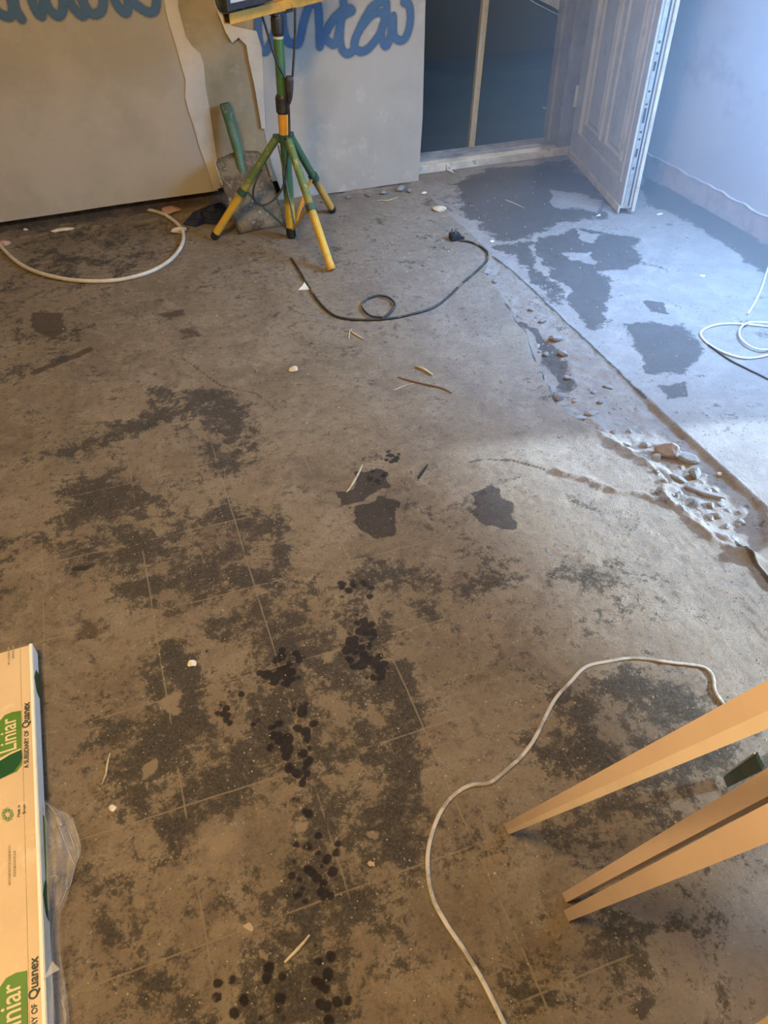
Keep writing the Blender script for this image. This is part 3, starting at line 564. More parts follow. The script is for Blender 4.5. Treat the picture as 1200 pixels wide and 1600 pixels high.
for z0, h_, a0 in ((.26, .035, 0), (.40, .06, 0), (.60, .035, 0), (.33, .008, 0), (.36, .008, 0), (.47, .008, 0), (.52, .008, 0), (.66, .008, 0), (.70, .01, 0), (.92, .12, 0), (1.4, .04, 0), (.205, .012, 0)): lbox(bm, LL+.003, LL+.0055, .016, .026, z0, z0+h_)
obj('keep_slot', bm, M['black'], leaf)
bm = bmesh.new(); lbox(bm, LL, LL+.003, .034, .040, zb+.01, ZT-.01); obj('rubber_seal', bm, M['rubber'], leaf)
p = P(988, 337, z=zb); tt = -(p-A0).dot(ln_); tt = min(max(tt, TH+.004), TH+.03)
bm = bmesh.new(); lbox(bm, -.01, LL+.012, TH, TH+.016, zb-.012, ZT, .002); obj('outer_flange', bm, M['sill'], leaf)
bm = bmesh.new(); lbox(bm, -.0, LL-.002, -.008, .0, zb-.022, zb+.012, .002); obj('brush_strip', bm, M['sill'], leaf)
for z in (.25, 1.0, 1.8):
    bm = bmesh.new(); tube(bm, [LF(-.006, -.004, z), LF(-.006, -.004, z+.10)], .009, 10); obj('hinge', bm, M['upvc'], leaf)
# hall
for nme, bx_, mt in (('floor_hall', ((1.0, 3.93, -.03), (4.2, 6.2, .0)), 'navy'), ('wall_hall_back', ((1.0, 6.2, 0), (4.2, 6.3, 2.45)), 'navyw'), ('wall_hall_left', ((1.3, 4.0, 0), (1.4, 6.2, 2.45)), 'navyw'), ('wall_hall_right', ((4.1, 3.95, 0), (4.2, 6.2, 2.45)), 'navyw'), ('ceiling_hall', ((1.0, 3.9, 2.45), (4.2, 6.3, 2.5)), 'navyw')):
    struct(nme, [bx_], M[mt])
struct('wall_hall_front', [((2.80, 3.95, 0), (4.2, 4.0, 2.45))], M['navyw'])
bm = bmesh.new(); e0, e1 = P(670, 132), P(900, 105)
rr = random.Random(9); G = []
for j in range(9):
    row = []
    for i in range(25): x = 1.42+2.6*i/24; y = 4.02+(e0.y-4.02)*j/8+(x-2.3)*.05*(j/8); row.append(bm.verts.new((x, y, .003+rr.uniform(0, .006)+(.012 if j == 8 else 0))))
    G.append(row)
for a, b in zip(G, G[1:]):
    for i in range(24): bm.faces.new((a[i], a[i+1], b[i+1], b[i]))
o = obj('plastic_membrane', bm, M['navy'], smooth=True); tag(o, 'dark navy plastic membrane laid on the floor beyond the doorway', 'sheeting')
pb = P(737, 241, z=.0); bt = thing('timber_batten', (pb.x, pb.y+.02, 0), 'pale timber batten standing upright just beyond the white door sill', 'batten')
q = P(758, 0, Y=pb.y+.02); dirv = (q-Vector((pb.x, pb.y+.02, 0))).normalized(); bm = bmesh.new(); barbox(bm, (pb.x, pb.y+.02, 0), Vector((pb.x, pb.y+.02, 0))+dirv*2.4, (1, 0, 0), .034, .022); obj('batten', bm, M['wood'], bt)
bm = bmesh.new(); s0 = Vector((pb.x-.008, pb.y+.006, .08)); barbox(bm, s0, s0+dirv*2.2, (1, 0, 0), .014, .006); obj('edge_strip', bm, M['cream'], bt)
bm = bmesh.new(); yy = 6.19; pts = [P(x, y, Y=yy) for x, y in ((838, -2), (862, 10), (888, 27), (900, 34), (930, 48), (930, -40), (838, -40))]; prism(bm, pts, (0, -.02, 0)); o = obj('cream_panel', bm, M['cream']); tag(o, 'cream panel edge at the top right of the dark doorway', 'panel')
bm = bmesh.new(); pts = smooth_path([P(x, y, Y=6.0) for x, y in ((815, -12), (832, 2), (850, 12), (870, 22), (895, 32), (930, 44))]); tube(bm, pts, .003, 6); o = obj('thin_wire', bm, M['paleflex']); tag(o, 'thin pale wire sagging across the dark doorway', 'wire')
bm = bmesh.new(); tube(bm, smooth_path([P(848, 168, z=.012), P(858, 171, z=.014), P(868, 170, z=.012)]), .004, 6); o = obj('plastic_scrap', bm, M['cable']); tag(o, 'small pale scrap lying on the navy membrane beyond the door', 'scrap')

# ------------------------------------------------------------------ tripod work light
YP = 3.27; base = P(455, 372); base.y = YP; base.x = P(455, 366, Y=YP).x
hubP = P(446, 214, Y=YP); topP = P(432, 18, Y=YP)
st = thing('work_light_stand', (base.x, YP, 0), 'green and yellow painted tripod work light stand beside the shovel', 'work light')
def pz(z): # axis point at height z, along base->top
    b = Vector((base.x, YP, 0)); t = (topP-b); return b + t*(z/t.z)
def part(name, pts, r, mat, parent=st, seg=14, **k):
    bm = bmesh.new(); tube(bm, pts, r, seg, **k); return obj(name, bm, mat, parent, smooth=False)
zc = lambda x, y: P(x, y, Y=YP).z
part('lower_pole', [pz(.028), pz(zc(447, 214))], .0215, M['pole_low'])
part('foot_collar', [pz(.004), pz(.012), pz(.05)], [.018, .021, .0235], M['rubber'])
part('hub_collar', [pz(zc(446, 222)), pz(zc(446, 209))], .0265, M['clamp'])
part('middle_pole', [pz(zc(446, 212)), pz(zc(443, 170))], .0225, M['orange'])
part('clamp_collar', [pz(zc(443, 177)), pz(zc(443, 174)), pz(zc(442, 152)), pz(zc(441, 147))], [.024, .028, .028, .022], M['black'])
part('upper_pole', [pz(zc(441, 150)), pz(zc(434, 30))], .0195, M['pole_up'])
part('cream_band', [pz(zc(436, 60)), pz(zc(436, 56))], .0205, M['cream'])
g = part('ribbed_grip', [pz(zc(436, 56)), pz(zc(435, 50)), pz(zc(434, 28)), pz(zc(434, 24))], [.020, .0245, .0245, .021], M['black'])
part('top_pin', [pz(zc(434, 25)), pz(zc(433, 16))], .015, M['cream'])
feet = [(P(335, 374), 'leg', (434, 214)), (P(518, 424), 'leg', (456, 220)), (P(520, 333), 'leg_b', (464, 214))]
feet[2][0].y = min(feet[2][0].y, 3.50)
for i, (ft, mt, tp) in enumerate(feet):
    dv = (ft-pz(0)); dv.z = 0; dv.normalize(); t0 = pz(zc(446, 216))+dv*.036; ft = ft.copy(); ft.z = fz(ft.x, ft.y)+.012
    lg = part('leg', [t0, ft], .0165, M[mt]); dl = (ft-t0).normalized()
    part('rubber_foot', [ft-dl*.022, ft-dl*.004, ft+dl*.005], [.0185, .0185, .015], M['rubber' if i != 1 else 'orange'], lg)
    bm = bmesh.new(); barbox(bm, pz(zc(446, 216)), t0+dv*.012, (0, 0, 1), .03, .024); obj('leg_bracket', bm, M['clamp'], lg)
    cpt = t0+(ft-t0)*.52; part('leg_clamp', [cpt-dl*.014, cpt+dl*.014], .0215, M['clamp'], lg)
    a = cpt-dv*.018; b = pz(.045)+dv*.02
    bm = bmesh.new(); barbox(bm, a, b, (0, 0, 1), .006, .014); obj('brace', bm, M['clamp'] if i == 0 else M['orange'], st)
part('guide_rod', [pz(.40)+Vector((-.035, -.02, 0)), pz(.0)+Vector((.022, -.024, .003))], .0035, M['grey'], seg=8)
# crossbar (square tube, open end) and two flood heads
c = pz(zc(433, 12)); zb_ = c.z+.004; e = P(354, 29, z=zb_); bd = (e-c); bd.z = 0; dx = -bd.normalized(); bl_ = bd.length; ce = Vector((c.x, YP, zb_)); e = ce-dx*bl_; f_ = ce+dx*bl_
print('bar', dx, bl_)
bper = Vector((-dx.y, dx.x, 0)); BM4 = Matrix((dx, bper, Vector((0, 0, 1)))).transposed().to_4x4(); BM4.translation = ce
bm = bmesh.new()
for (a0, a1, b0, b1) in ((-.016, .016, -.016, -.013), (-.016, .016, .013, .016), (-.016, -.013, -.013, .013), (.013, .016, -.013, .013)): box(bm, (-bl_, a0, b0), (bl_, a1, b1), 0, BM4)
obj('crossbar', bm, M['orange'], st)
bm = bmesh.new(); box(bm, (-bl_+.004, -.013, -.013), (-bl_+.012, .013, .013), 0, BM4); obj('bar_hollow_dark', bm, M['rubber'], st)  # black block inside the open end, standing for its dark hollow
bm = bmesh.new(); box(bm, (-.035, -.02, -.024), (.03, .01, -.016), 0, BM4); box(bm, (.035, -.02, -.024), (.075, -.008, -.013), 0, BM4); obj('bar_clamp', bm, M['black'], st)
def flood(cx, tilt):
    W, Hh = .235, .19; zc0 = zb_+.126; n0 = len(bpy.data.objects); tok = set(bpy.data.objects)
    bm = bmesh.new(); cy = YP-.0
    R = [[bm.verts.new((cx+sx*W/2*s, cy+y, zc0+sz*Hh/2*s)) for sx, sz in ((-1, -1), (1, -1), (1, 1), (-1, 1))] for s, y in ((1.02, -.045), (1.02, -.02), (.9, .0), (.62, .045), (.5, .06))]
    for a, b in zip(R, R[1:]):
        for j in range(4): bm.faces.new((a[j], a[(j+1) % 4], b[(j+1) % 4], b[j]))
    bm.faces.new(R[-1]); R2 = [bm.verts.new((cx+sx*W*.43, cy-.045, zc0+sz*Hh*.41)) for sx, sz in ((-1, -1), (1, -1), (1, 1), (-1, 1))]; R3 = [bm.verts.new((v.co.x, cy-.03, v.co.z)) for v in R2]
    for j in range(4): bm.faces.new((R[0][j], R2[j], R2[(j+1) % 4], R[0][(j+1) % 4])); bm.faces.new((R2[j], R3[j], R3[(j+1) % 4], R2[(j+1) % 4]))
    bmesh.ops.recalc_face_normals(bm, faces=bm.faces[:]); hd = obj('flood_head', bm, M['black'], st)
    bm = bmesh.new(); box(bm, (cx-W*.43, cy-.036, zc0-Hh*.41), (cx+W*.43, cy-.031, zc0+Hh*.41)); obj('lamp_glass', bm, M['glass'], hd)
    bm = bmesh.new(); tube(bm, smooth_path([(cx-W*.54, cy, zc0), (cx-W*.52, cy-.01, zc0-.09), (cx-W*.30, cy-.01, zb_+.022), (cx, cy-.0, zb_+.019), (cx+W*.30, cy-.01, zb_+.022), (cx+W*.52, cy-.01, zc0-.09), (cx+W*.54, cy, zc0)], 5), .006, 6); obj('yoke', bm, M['black'], hd)
    bm = bmesh.new(); tube(bm, [(cx, cy, zb_+.014), (cx, cy, zb_+.03)], .012, 8); tube(bm, [(cx, cy, zb_+.03), (cx, cy, zb_+.05)], .02, 8); obj('pivot_knob', bm, M['black'], hd)
    for o in set(bpy.data.objects)-tok:
        if o.type == 'MESH':
            T = Matrix.Translation(ce) @ Matrix.Rotation(math.atan2(dx.y, dx.x), 4, 'Z') @ Matrix.Translation(-ce)
            o.data.transform(T)
hx = (P(372, 22, z=zb_)-ce).dot(dx); flood(ce.x+hx, 0); flood(ce.x-hx, 0)
YC = YP-.035
cyp = lambda L, y=YC: [P(a, b, Y=y) for a, b in L]
jb = cyp([(450, 124), (453, 122)])[0]
bm = bmesh.new(); tube(bm, [P(452, 119, Y=YC), P(452, 124, Y=YC), P(452, 140, Y=YC), P(453, 153, Y=YC), P(452, 162, Y=YC)], [.015, .022, .021, .013, .007], 8, flat=(1, .8)); jbx = obj('junction_box', bm, M['black'], st)
for L in ([(398, -12), (405, 8), (416, 45), (425, 75), (432, 95), (440, 112), (446, 122)], [(461, 12), (461, 50), (459, 90), (457, 120)], [(451, 162), (452, 190), (452, 214), (450, 240), (444, 285), (436, 303), (420, 318), (404, 320), (396, 308), (398, 288), (410, 265)]):
    bm = bmesh.new(); tube(bm, smooth_path(cyp(L)), .0048, 8); obj('lamp_cable', bm, M['black'], st)

# ------------------------------------------------------------------ shovel
sh = thing('shovel', (.60, 3.45, 0), 'square mouth shovel crusted with cement leaning behind the tripod stand', 'shovel')
c00, c10 = P(373, 366, z=.004), P(447, 352, z=.004); c10.y = c00.y+.02
c01, c11 = P(333, 247, Y=3.62), P(410, 232, Y=3.64); n = 10; bm = bmesh.new(); G = []
rr = random.Random(21)
for j in range(n+1):
    row = []; v = j/n
    for i in range(n+1):
        u = i/n; p = c00*(1-u)*(1-v)+c10*u*(1-v)+c01*(1-u)*v+c11*u*v
        p = p + Vector((0, 1, .2))*(.018*math.sin(math.pi*u)*(.4+.6*v)) + Vector((0, rr.uniform(-.0015, .0015), 0))
        if v > .86: p.z += -.02*abs(u-.5)*(v-.86)*20*.4
        if j == n and i in (0, n): p += Vector((.012 if i == 0 else -.012, 0, -.008))
        row.append(bm.verts.new(p))
    G.append(row)
for a, b in zip(G, G[1:]):
    for i in range(n): bm.faces.new((a[i], a[i+1], b[i+1], b[i]))
r_ = bmesh.ops.solidify(bm, geom=bm.faces[:], thickness=.004); bld = obj('blade', bm, M['blade'], sh, smooth=True)
for side in (0, n):
    pass
for s0, s1 in ((c00, c01), (c10, c11)):
    bm = bmesh.new(); tube(bm, [s0*.35+s1*.65+Vector((0, -.004, 0)), s1+Vector((0, -.008, -.005))], .005, 6); obj('blade_rim', bm, M['blade'], bld)
mid = (c01+c11)/2; b0 = P(377, 262, Y=3.60); b1 = P(372, 236, Y=3.635); b2 = P(351, 162, Y=3.685)
bm = bmesh.new(); tube(bm, [P(388, 300, Y=3.56), b0, b1, b1*.9+b2*.1, b2], [.008, .018, .021, .022, .024], 12, cap=True); sk = obj('socket', bm, M['socket'], sh, smooth=True)
bm = bmesh.new(); dd = (b2-b1).normalized(); tube(bm, [b2-dd*.002, b2+dd*.003], .0185, 12); obj('socket_mouth', bm, M['rubber'], sh)

# ------------------------------------------------------------------ cables on the floor
def cable(name, L, r, mat, label, cat='cable', flat=None, seg=8, n=7, par=None, lift=0, group=None):
    pts = smooth_path([P(x, y) for x, y in L], n); out = []
    for i, p in enumerate(pts): p.z = max(fz(p.x, p.y), fz(p.x+.006, p.y), fz(p.x-.006, p.y), fz(p.x, p.y+.006), fz(p.x, p.y-.006))+r*(flat[1] if flat else 1)+lift; out.append(p)
    zz = [q.z for q in out]
    for i, p in enumerate(out): p.z = max(sum(zz[max(0, i-2):i+3])/len(zz[max(0, i-2):i+3]), zz[i])
    bm = bmesh.new(); tube(bm, out, r, seg, flat=flat); o = obj(name, bm, mat, par, smooth=True)
    if not par: tag(o, label, cat, group)
    return o
cable('white_cable', [(-60, 330), (-25, 362), (0, 386), (22, 408), (48, 424), (90, 437), (140, 443), (190, 440), (235, 428), (268, 408), (285, 385), (286, 365), (272, 348), (250, 337), (224, 331)], .0085, M['cable'], 'stiff cream white cable curving over the floor below the left plasterboard')
ac = thing('appliance_cord', (P(712, 375).x, P(712, 375).y, 0), 'thin black cord with a small loop and black plug on the floor', 'cord')
cable('cord', [(455, 405), (470, 428), (484, 452), (500, 475), (520, 493), (545, 500), (575, 501), (605, 500), (640, 494), (675, 484), (700, 466), (720, 446), (745, 425), (762, 405), (755, 390), (735, 380), (718, 378)], .0046, M['blackflex'], '', par=ac)
cable('cord_loop', [(600, 500), (578, 496), (567, 484), (572, 471), (590, 465), (608, 469), (617, 480), (608, 493), (596, 501)], .0046, M['blackflex'], '', par=ac, lift=.004)
p = onf(711, 375, .0); bm = bmesh.new(); box(bm, (p.x-.024, p.y-.018, p.z), (p.x+.02, p.y+.022, p.z+.032), .007); tube(bm, [p+Vector((.018, -.002, .012)), p+Vector((.04, -.012, .008))], [.010, .005], 8); pg = obj('plug', bm, M['rubber'], ac)
for dx_, dy_ in ((-.012, .012), (.008, .012), (-.002, -.006)):
    bm = bmesh.new(); box(bm, (p.x+dx_-.003, p.y+dy_-.003, p.z+.03), (p.x+dx_+.003, p.y+dy_+.003, p.z+.048)); obj('pin', bm, M['grey'], pg)
cable('flat_flex', [(1160, 1135), (1135, 1106), (1117, 1080), (1114, 1060), (1105, 1046), (1085, 1040), (1050, 1036), (1010, 1030), (980, 1029), (950, 1034), (915, 1043), (890, 1068), (868, 1092), (850, 1125), (835, 1155), (815, 1182), (790, 1205), (765, 1224), (735, 1228), (708, 1244), (688, 1270), (673, 1310), (668, 1350), (675, 1400), (695, 1440), (725, 1485), (752, 1530), (775, 1575), (800, 1625)], .0037, M['flat'], 'flat dusty white flex snaking past the leaning tan strips', flat=(1.15, .45), n=9)
cf = thing('coiled_flex', (P(1150, 530).x, P(1150, 530).y, 0), 'pale flex looped loosely on the bluish wet floor at the right edge', 'cable')
cable('outer_loop', [(1240, 545), (1200, 556), (1165, 561), (1130, 552), (1105, 538), (1094, 524), (1104, 514), (1128, 508), (1160, 508), (1200, 512), (1240, 516)], .004, M['paleflex'], '', par=cf)
cable('inner_loop', [(1198, 508), (1170, 508), (1156, 516), (1155, 530), (1168, 543), (1188, 550), (1205, 546), (1215, 530), (1212, 514)], .0038, M['paleflex'], '', par=cf, lift=.006)
cable('loose_flex', [(1210, 395), (1198, 425), (1190, 450), (1180, 472), (1168, 492)], .0038, M['paleflex'], 'short straight run of pale flex near the right wall')
cable('coil_shadow_line', [(1106, 540), (1135, 560), (1165, 576), (1205, 596), (1260, 625)], .003, M['black'], 'shadow line of the pale coil shaped as a thin dark strand to the right')  # shadow line laid on the floor as a black strand

# ------------------------------------------------------------------ debris: each piece its own
def lump(name, px, py, sx, sy, hh, mat, label, cat, seed, rot=0, group=None):
    p = onf(px, py, -.002); sc = (p-CAM).length/F
    o = obj(name, chunk(p, (sx*sc, sy*sc*1.5, hh*sc), seed, math.radians(rot), sub=2), M[mat]); tag(o, label, cat, group); return o
def stick(name, L, r, mat, label, cat='splinter', group=None, taper=True):
    pts = smooth_path([P(x, y) for x, y in L], 3)
    for p_ in pts: p_.z = fz(p_.x, p_.y)+r*1.1
    rs = [r*(1 if not taper else .55+.45*math.sin(math.pi*min(1, (i+1)/len(pts)))) for i in range(len(pts))]
    bm = bmesh.new(); tube(bm, pts, rs, 6); o = obj(name, bm, M[mat]); tag(o, label, cat, group); return o
lump('plaster_chunk', 684, 328, 26, 12, 8, 'chip', 'cream plaster chunk on the floor in front of the door sill', 'plaster', 1, -30)
lump('rubble_lump', 281, 362, 26, 12, 8, 'chip', 'flat yellowish mortar lump beside the end of the white cable', 'mortar', 2, 20)
lump('rubble_lump', 268, 331, 34, 16, 9, 'pink', 'pinkish mortar lump against the wall left of the navy scrap', 'mortar', 3, 10)
lump('brick_chip', 8, 383, 20, 10, 8, 'pink', 'pink chip touching the white cable at the left edge', 'brick chip', 4)
lump('plaster_chip', 41, 361, 7, 5, 4, 'chip', 'tiny pale chip under the left plasterboard', 'plaster', 5)
lump('dirt_clod', 276, 397, 12, 6, 5, 'rubber', 'small black clod inside the curve of the white cable', 'clod', 6)
lump('rubble_lump', 95, 362, 40, 8, 5, 'chip', 'low crumbled mortar streak below the left plasterboard edge', 'mortar', 7)
lump('plaster_chip', 459, 579, 20, 10, 6, 'chip', 'crumbled pale plaster chip in the bare floor below the cord loop', 'plaster', 8)
lump('plaster_chip', 300, 1038, 15, 11, 7, 'white_chip', 'pale angular chip on the black residue left of the boot prints', 'plaster', 9)
lump('plaster_chip', 177, 1263, 11, 8, 6, 'white_chip', 'small white chip on the floor right of the torn film', 'plaster', 10)
lump('plaster_chip', 1096, 432, 11, 5, 4, 'white_chip', 'white chip on the smooth slab near the right wall', 'plaster', 11)
lump('plaster_chip', 1030, 335, 12, 4, 3, 'white_chip', 'sliver of white plaster just right of the door leaf', 'plaster', 12)
lump('plaster_chip', 935, 338, 12, 4, 3, 'white_chip', 'sliver of white plaster below the open door leaf', 'plaster', 13, 30)
lump('plaster_chip', 662, 303, 12, 5, 4, 'white_chip', 'small white crumb near the right plasterboard corner', 'plaster', 14, 20)
lump('plaster_chip', 1127, 735, 8, 6, 6, 'white_chip', 'white chip on the smooth slab edge beside the trench', 'plaster', 15)
lump('plaster_chip', 768, 378, 8, 5, 3, 'white_chip', 'white crumb on the floor right of the black plug', 'plaster', 16)
lump('mortar_flake', 385, 1444, 22, 20, 1.6, 'flake', 'flat tan mortar flake among the dark prints near the bottom', 'mortar', 17, 40)
lump('mortar_flake', 412, 1486, 20, 14, 1.5, 'flake', 'smaller tan flake just below the flat tan mortar flake', 'mortar', 18)
lump('mortar_flake', 578, 1343, 24, 18, 1.5, 'flake', 'pale tan splat of mortar on dark residue', 'mortar', 19)
p0, p1, p2, p3 = onf(466, 455, .002), onf(484, 454, .002), onf(476, 443, .002), onf(472, 449, .002)
bm = bmesh.new(); prism(bm, [p0, p1, p2, p3], (0, 0, .004)); tag(obj('plaster_chip', bm, M['white_chip']), 'pale triangular chip beside the black cord end', 'plaster')
stick('wood_splinter', [(566, 728), (558, 745), (548, 762), (541, 770)], .0034, 'twig', 'pale splinter lying across the black stain in mid floor')
stick('wood_splinter', [(172, 1178), (168, 1195), (166, 1210), (160, 1226)], .0022, 'twig', 'thin pale splinter on the floor right of the long carton')
stick('wood_splinter', [(545, 516), (556, 524), (568, 531)], .003, 'twig', 'short pale splinter below the left part of the black cord')
stick('wood_splinter', [(545, 530), (546, 520), (550, 514)], .0022, 'twig', 'tiny splinter crossing the short one below the cord')
stick('wood_splinter', [(650, 574), (664, 580), (676, 588)], .0045, 'twig', 'thick pale splinter above the thin dark twig')
stick('twig', [(622, 590), (655, 600), (690, 608), (706, 616)], .0026, 'darktwig', 'thin dark twig lying in the middle of the floor', 'twig')
stick('twig', [(615, 610), (632, 604), (646, 600)], .002, 'twig', 'short pale twig crossing the dark twig', 'twig')
stick('twig', [(654, 748), (660, 738), (668, 728)], .004, 'rubber', 'short black stick right of the black stain', 'twig')
stick('wire_offcut', [(790, 313), (805, 319), (820, 326)], .0022, 'cable', 'short pale wire offcut on the wet floor by the door', 'wire')
stick('wood_splinter', [(590, 314), (606, 314), (622, 309)], .003, 'twig', 'pale sliver lying along the foot of the right plasterboard')
stick('wood_splinter', [(445, 1505), (460, 1490), (474, 1475), (484, 1462)], .003, 'twig', 'tan splinter among the lowest boot prints')
# navy torn plastic by the wall
bm = bmesh.new(); rr = random.Random(8); cc = [onf(x, y) for x, y in ((283, 352), (298, 340), (312, 334), (330, 327), (352, 321), (362, 330), (358, 345), (340, 352), (318, 350), (306, 356))]
ctr = sum(cc, Vector())/len(cc); rings = []
for s_, h_ in ((1, .002), (.8, .022), (.55, .016), (.3, .034)):
    rings.append([bm.verts.new(ctr+(q-ctr)*s_*rr.uniform(.92, 1.06)+Vector((0, 0, h_*rr.uniform(.5, 1.3)))) for q in cc])
for a, b in zip(rings, rings[1:]):
    for j in range(len(cc)): bm.faces.new((a[j], a[(j+1) % len(cc)], b[(j+1) % len(cc)], b[j]))
bm.faces.new(rings[-1]); tag(obj('plastic_scrap', bm, M['bin']), 'crumpled dark navy plastic scrap left of the shovel blade', 'scrap')
# mortar crumbs at the wall foot
for i, (x, y, s) in enumerate(((600, 303, 14), (625, 298, 18), (640, 300, 12), (575, 306, 12), (545, 310, 10), (505, 316, 10))):
    lump('wall_rubble', x, y, s, s*.5, s*.45, 'stone', 'grey rubble crumb along the foot of the right plasterboard', 'rubble', 300+i, i*33, 'rubble crumbs at the foot of the right plasterboard')

# ------------------------------------------------------------------ long carton at the left
HB = .046; eA, eB = P(48, 1006, z=HB), P(70, 1600, z=HB); ev = (eA-eB).normalized(); en = Vector((-ev.y, ev.x, 0))   # en points left
bxr = thing('profile_carton', (eA.x-.1, eA.y-.6, 0), 'long tan printed carton with white edge lying on the floor at left', 'carton')
La, Wd = 1.35, .34; fl, fr = eA+en*Wd, eA; bl2, br2 = eA-ev*La+en*Wd, eA-ev*La
bm = bmesh.new(); dn = Vector((0, 0, -HB+.006)); prism(bm, [fl+dn, fr+dn, br2+dn, bl2+dn], (0, 0, HB-.006)); bmesh.ops.bevel(bm, geom=[e_ for e_ in bm.edges], offset=.003, segments=2, affect='EDGES'); obj('carton_body', bm, M['carton'], bxr)
bm = bmesh.new()
def sidepoly(pts, th=.0012): # (distance from far end, z)
    return [fr-ev*s-en*th+Vector((0, 0, z-HB)) for s, z in pts]
prism(bm, sidepoly([(0.0, .008), (La, .008), (La, HB-.001), (0, HB-.001)]), -en*.002); obj('white_side', bm, M['cart_w'], bxr)
bm = bmesh.new(); prism(bm, [fr+en*.0035-ev*.0+Vector((0, 0, .0002)), fr-en*.002+Vector((0, 0, .0002)), br2-en*.002+Vector((0, 0, .0002)), br2+en*.0035+Vector((0, 0, .0002))], (0, 0, .0008)); obj('white_edge', bm, M['cart_w'], bxr)
for y_ in (1055, 1400):
    s = (fr-P(56, y_, z=HB)).dot(ev); bm = bmesh.new(); prism(bm, sidepoly([(s-.03, .01), (s-.03, .028), (s, .042), (s+.03, .028), (s+.035, .01)], .0036), -en*.0006); obj('green_arrow', bm, M['ink_d'], bxr)
bm = bmesh.new(); prism(bm, sidepoly([(La*.30, .008), (La*.44, .008), (La*.44, .022), (La*.30, .022)], .0036), -en*.0006); obj('green_band', bm, M['ink_g'], bxr)
ZS = HB+.0013
def top(x, y, sh_=0.0): q = P(x, y, z=HB); q.z = ZS; return q-ev*sh_
def printp(name, pts, mat, sh_=0, dz=0.0, par=bxr):
    bm = bmesh.new(); prism(bm, [top(x, y, sh_)+Vector((0, 0, dz)) for x, y in pts], (0, 0, .0003)); return obj(name, bm, mat, par)
ANG = math.atan2(ev.y, ev.x)
def text(s, start, end, mat, sh_=0, name='printed_words', hscale=1.0, dz=.0, bold=0.0, par=bxr):
    """word(s) running from start to end on the carton top (pixels where the photograph shows them)"""
    c_ = bpy.data.curves.new(name, 'FONT'); c_.body = s; c_.size = 1.0; c_.extrude = .002; c_.offset = bold; tmp = bpy.data.objects.new(name, c_); COL.objects.link(tmp)
    bpy.context.view_layer.update(); dg = bpy.context.evaluated_depsgraph_get(); me_ = bpy.data.meshes.new_from_object(tmp.evaluated_get(dg)); bpy.data.objects.remove(tmp)
    vs = np.array([v.co[:] for v in me_.vertices]); x0, x1 = vs[:, 0].min(), vs[:, 0].max(); a, b = top(*start, sh_), top(*end, sh_); L_ = (b-a).length; k_ = L_/(x1-x0)
    dx_ = (b-a).normalized(); dy_ = Vector((-dx_.y, dx_.x, 0))
    for v in me_.vertices: v.co = a+dx_*((v.co.x-x0)*k_)+dy_*(v.co.y*k_*hscale)+Vector((0, 0, dz+.0002+v.co.z*.05))
    me_.materials.append(mat); o = bpy.data.objects.new(name, me_); COL.objects.link(o); o.parent = par; o.matrix_parent_inverse = Matrix.Translation(-world_loc(par)); return o
REP = (top(48, 1097)-top(61, 1494)).length
for sh_ in (0.0, REP):
    printp('green_block', [(33, 1111), (34, 1172), (20, 1174), (0, 1184), (-40, 1200), (-40, 1140), (0, 1127), (8, 1118), (20, 1113)], M['ink_g'], sh_)
    printp('leaf_print', [(34, 1172), (35, 1185), (30, 1196), (22, 1206), (8, 1214), (-10, 1222), (-40, 1228), (-40, 1205), (0, 1187), (16, 1178)], M['ink_d'], sh_, .0002)
    printp('leaf_tip', [(35, 1187), (34, 1196), (26, 1206), (12, 1212), (24, 1203), (31, 1195)], M['ink_g'], sh_, .0002)
    printp('leaf_line', [(34, 1170), (34, 1172), (16, 1180), (0, 1190), (-30, 1206), (-30, 1203), (0, 1187), (16, 1177)], M['ink_l'], sh_, .0007)
    text('Liniar', (26, 1171), (25, 1120), M['ink_l'], sh_, hscale=1.25, dz=.0005, bold=.008)
    text('A SUBSIDIARY OF', (45, 1200), (45, 1141), M['ink_t'], sh_, hscale=1.1, dz=.0002, bold=.012)
    text('Quanex', (46, 1136), (46.3, 1097), M['ink_t'], sh_, hscale=1.05, dz=.0002, bold=.02)
for x_, ya, yb_ in ((14, 1012, 1040), (21, 1010, 1031)):
    for j in range(int((yb_-ya)/4)): printp('small_print', [(x_-1.4, ya+j*4), (x_+1.2, ya+j*4), (x_+1.2, ya+j*4+2.8), (x_-1.4, ya+j*4+2.8)], M['ink_f'])
for sh_ in (0.0, REP):
    text('Made in', (31.5, 1276), (32, 1258), M['ink_t'], sh_, hscale=1.0); text('Britain', (40, 1271), (40, 1257), M['ink_t'], sh_, hscale=1.0)
    for k_ in range(8):
        a_ = k_*math.pi/4; cxx, cyy = 12+6.5*math.cos(a_), 1273+7.5*math.sin(a_)
        printp('emblem_petal', [(cxx+3.4*math.cos(t), cyy+3.6*math.sin(t)) for t in (-j*math.pi/3+a_ for j in range(6))], M['ink_s'], sh_)
    rr = random.Random(int(abs(sh_)*100)+4)
    for x_, ya, yb_ in ((15, 1322, 1384), (23, 1330, 1368)):
        y_ = ya
        while y_ < yb_: l_ = rr.uniform(1.2, 4); printp('small_print', [(x_-1.6, y_), (x_+1.4, y_), (x_+1.4, y_+l_), (x_-1.6, y_+l_)], M['ink_f'], sh_); y_ += l_+rr.uniform(.6, 1.4)
bm = bmesh.new(); prism(bm, [top(31, 1000)-Vector((0, 0, .0012)), top(31.6, 1000)-Vector((0, 0, .0012)), top(48, 1640)-Vector((0, 0, .0012)), top(47.2, 1640)-Vector((0, 0, .0012))], (0, 0, .0004)); obj('fold_crease', bm, M['ink_f'], bxr)
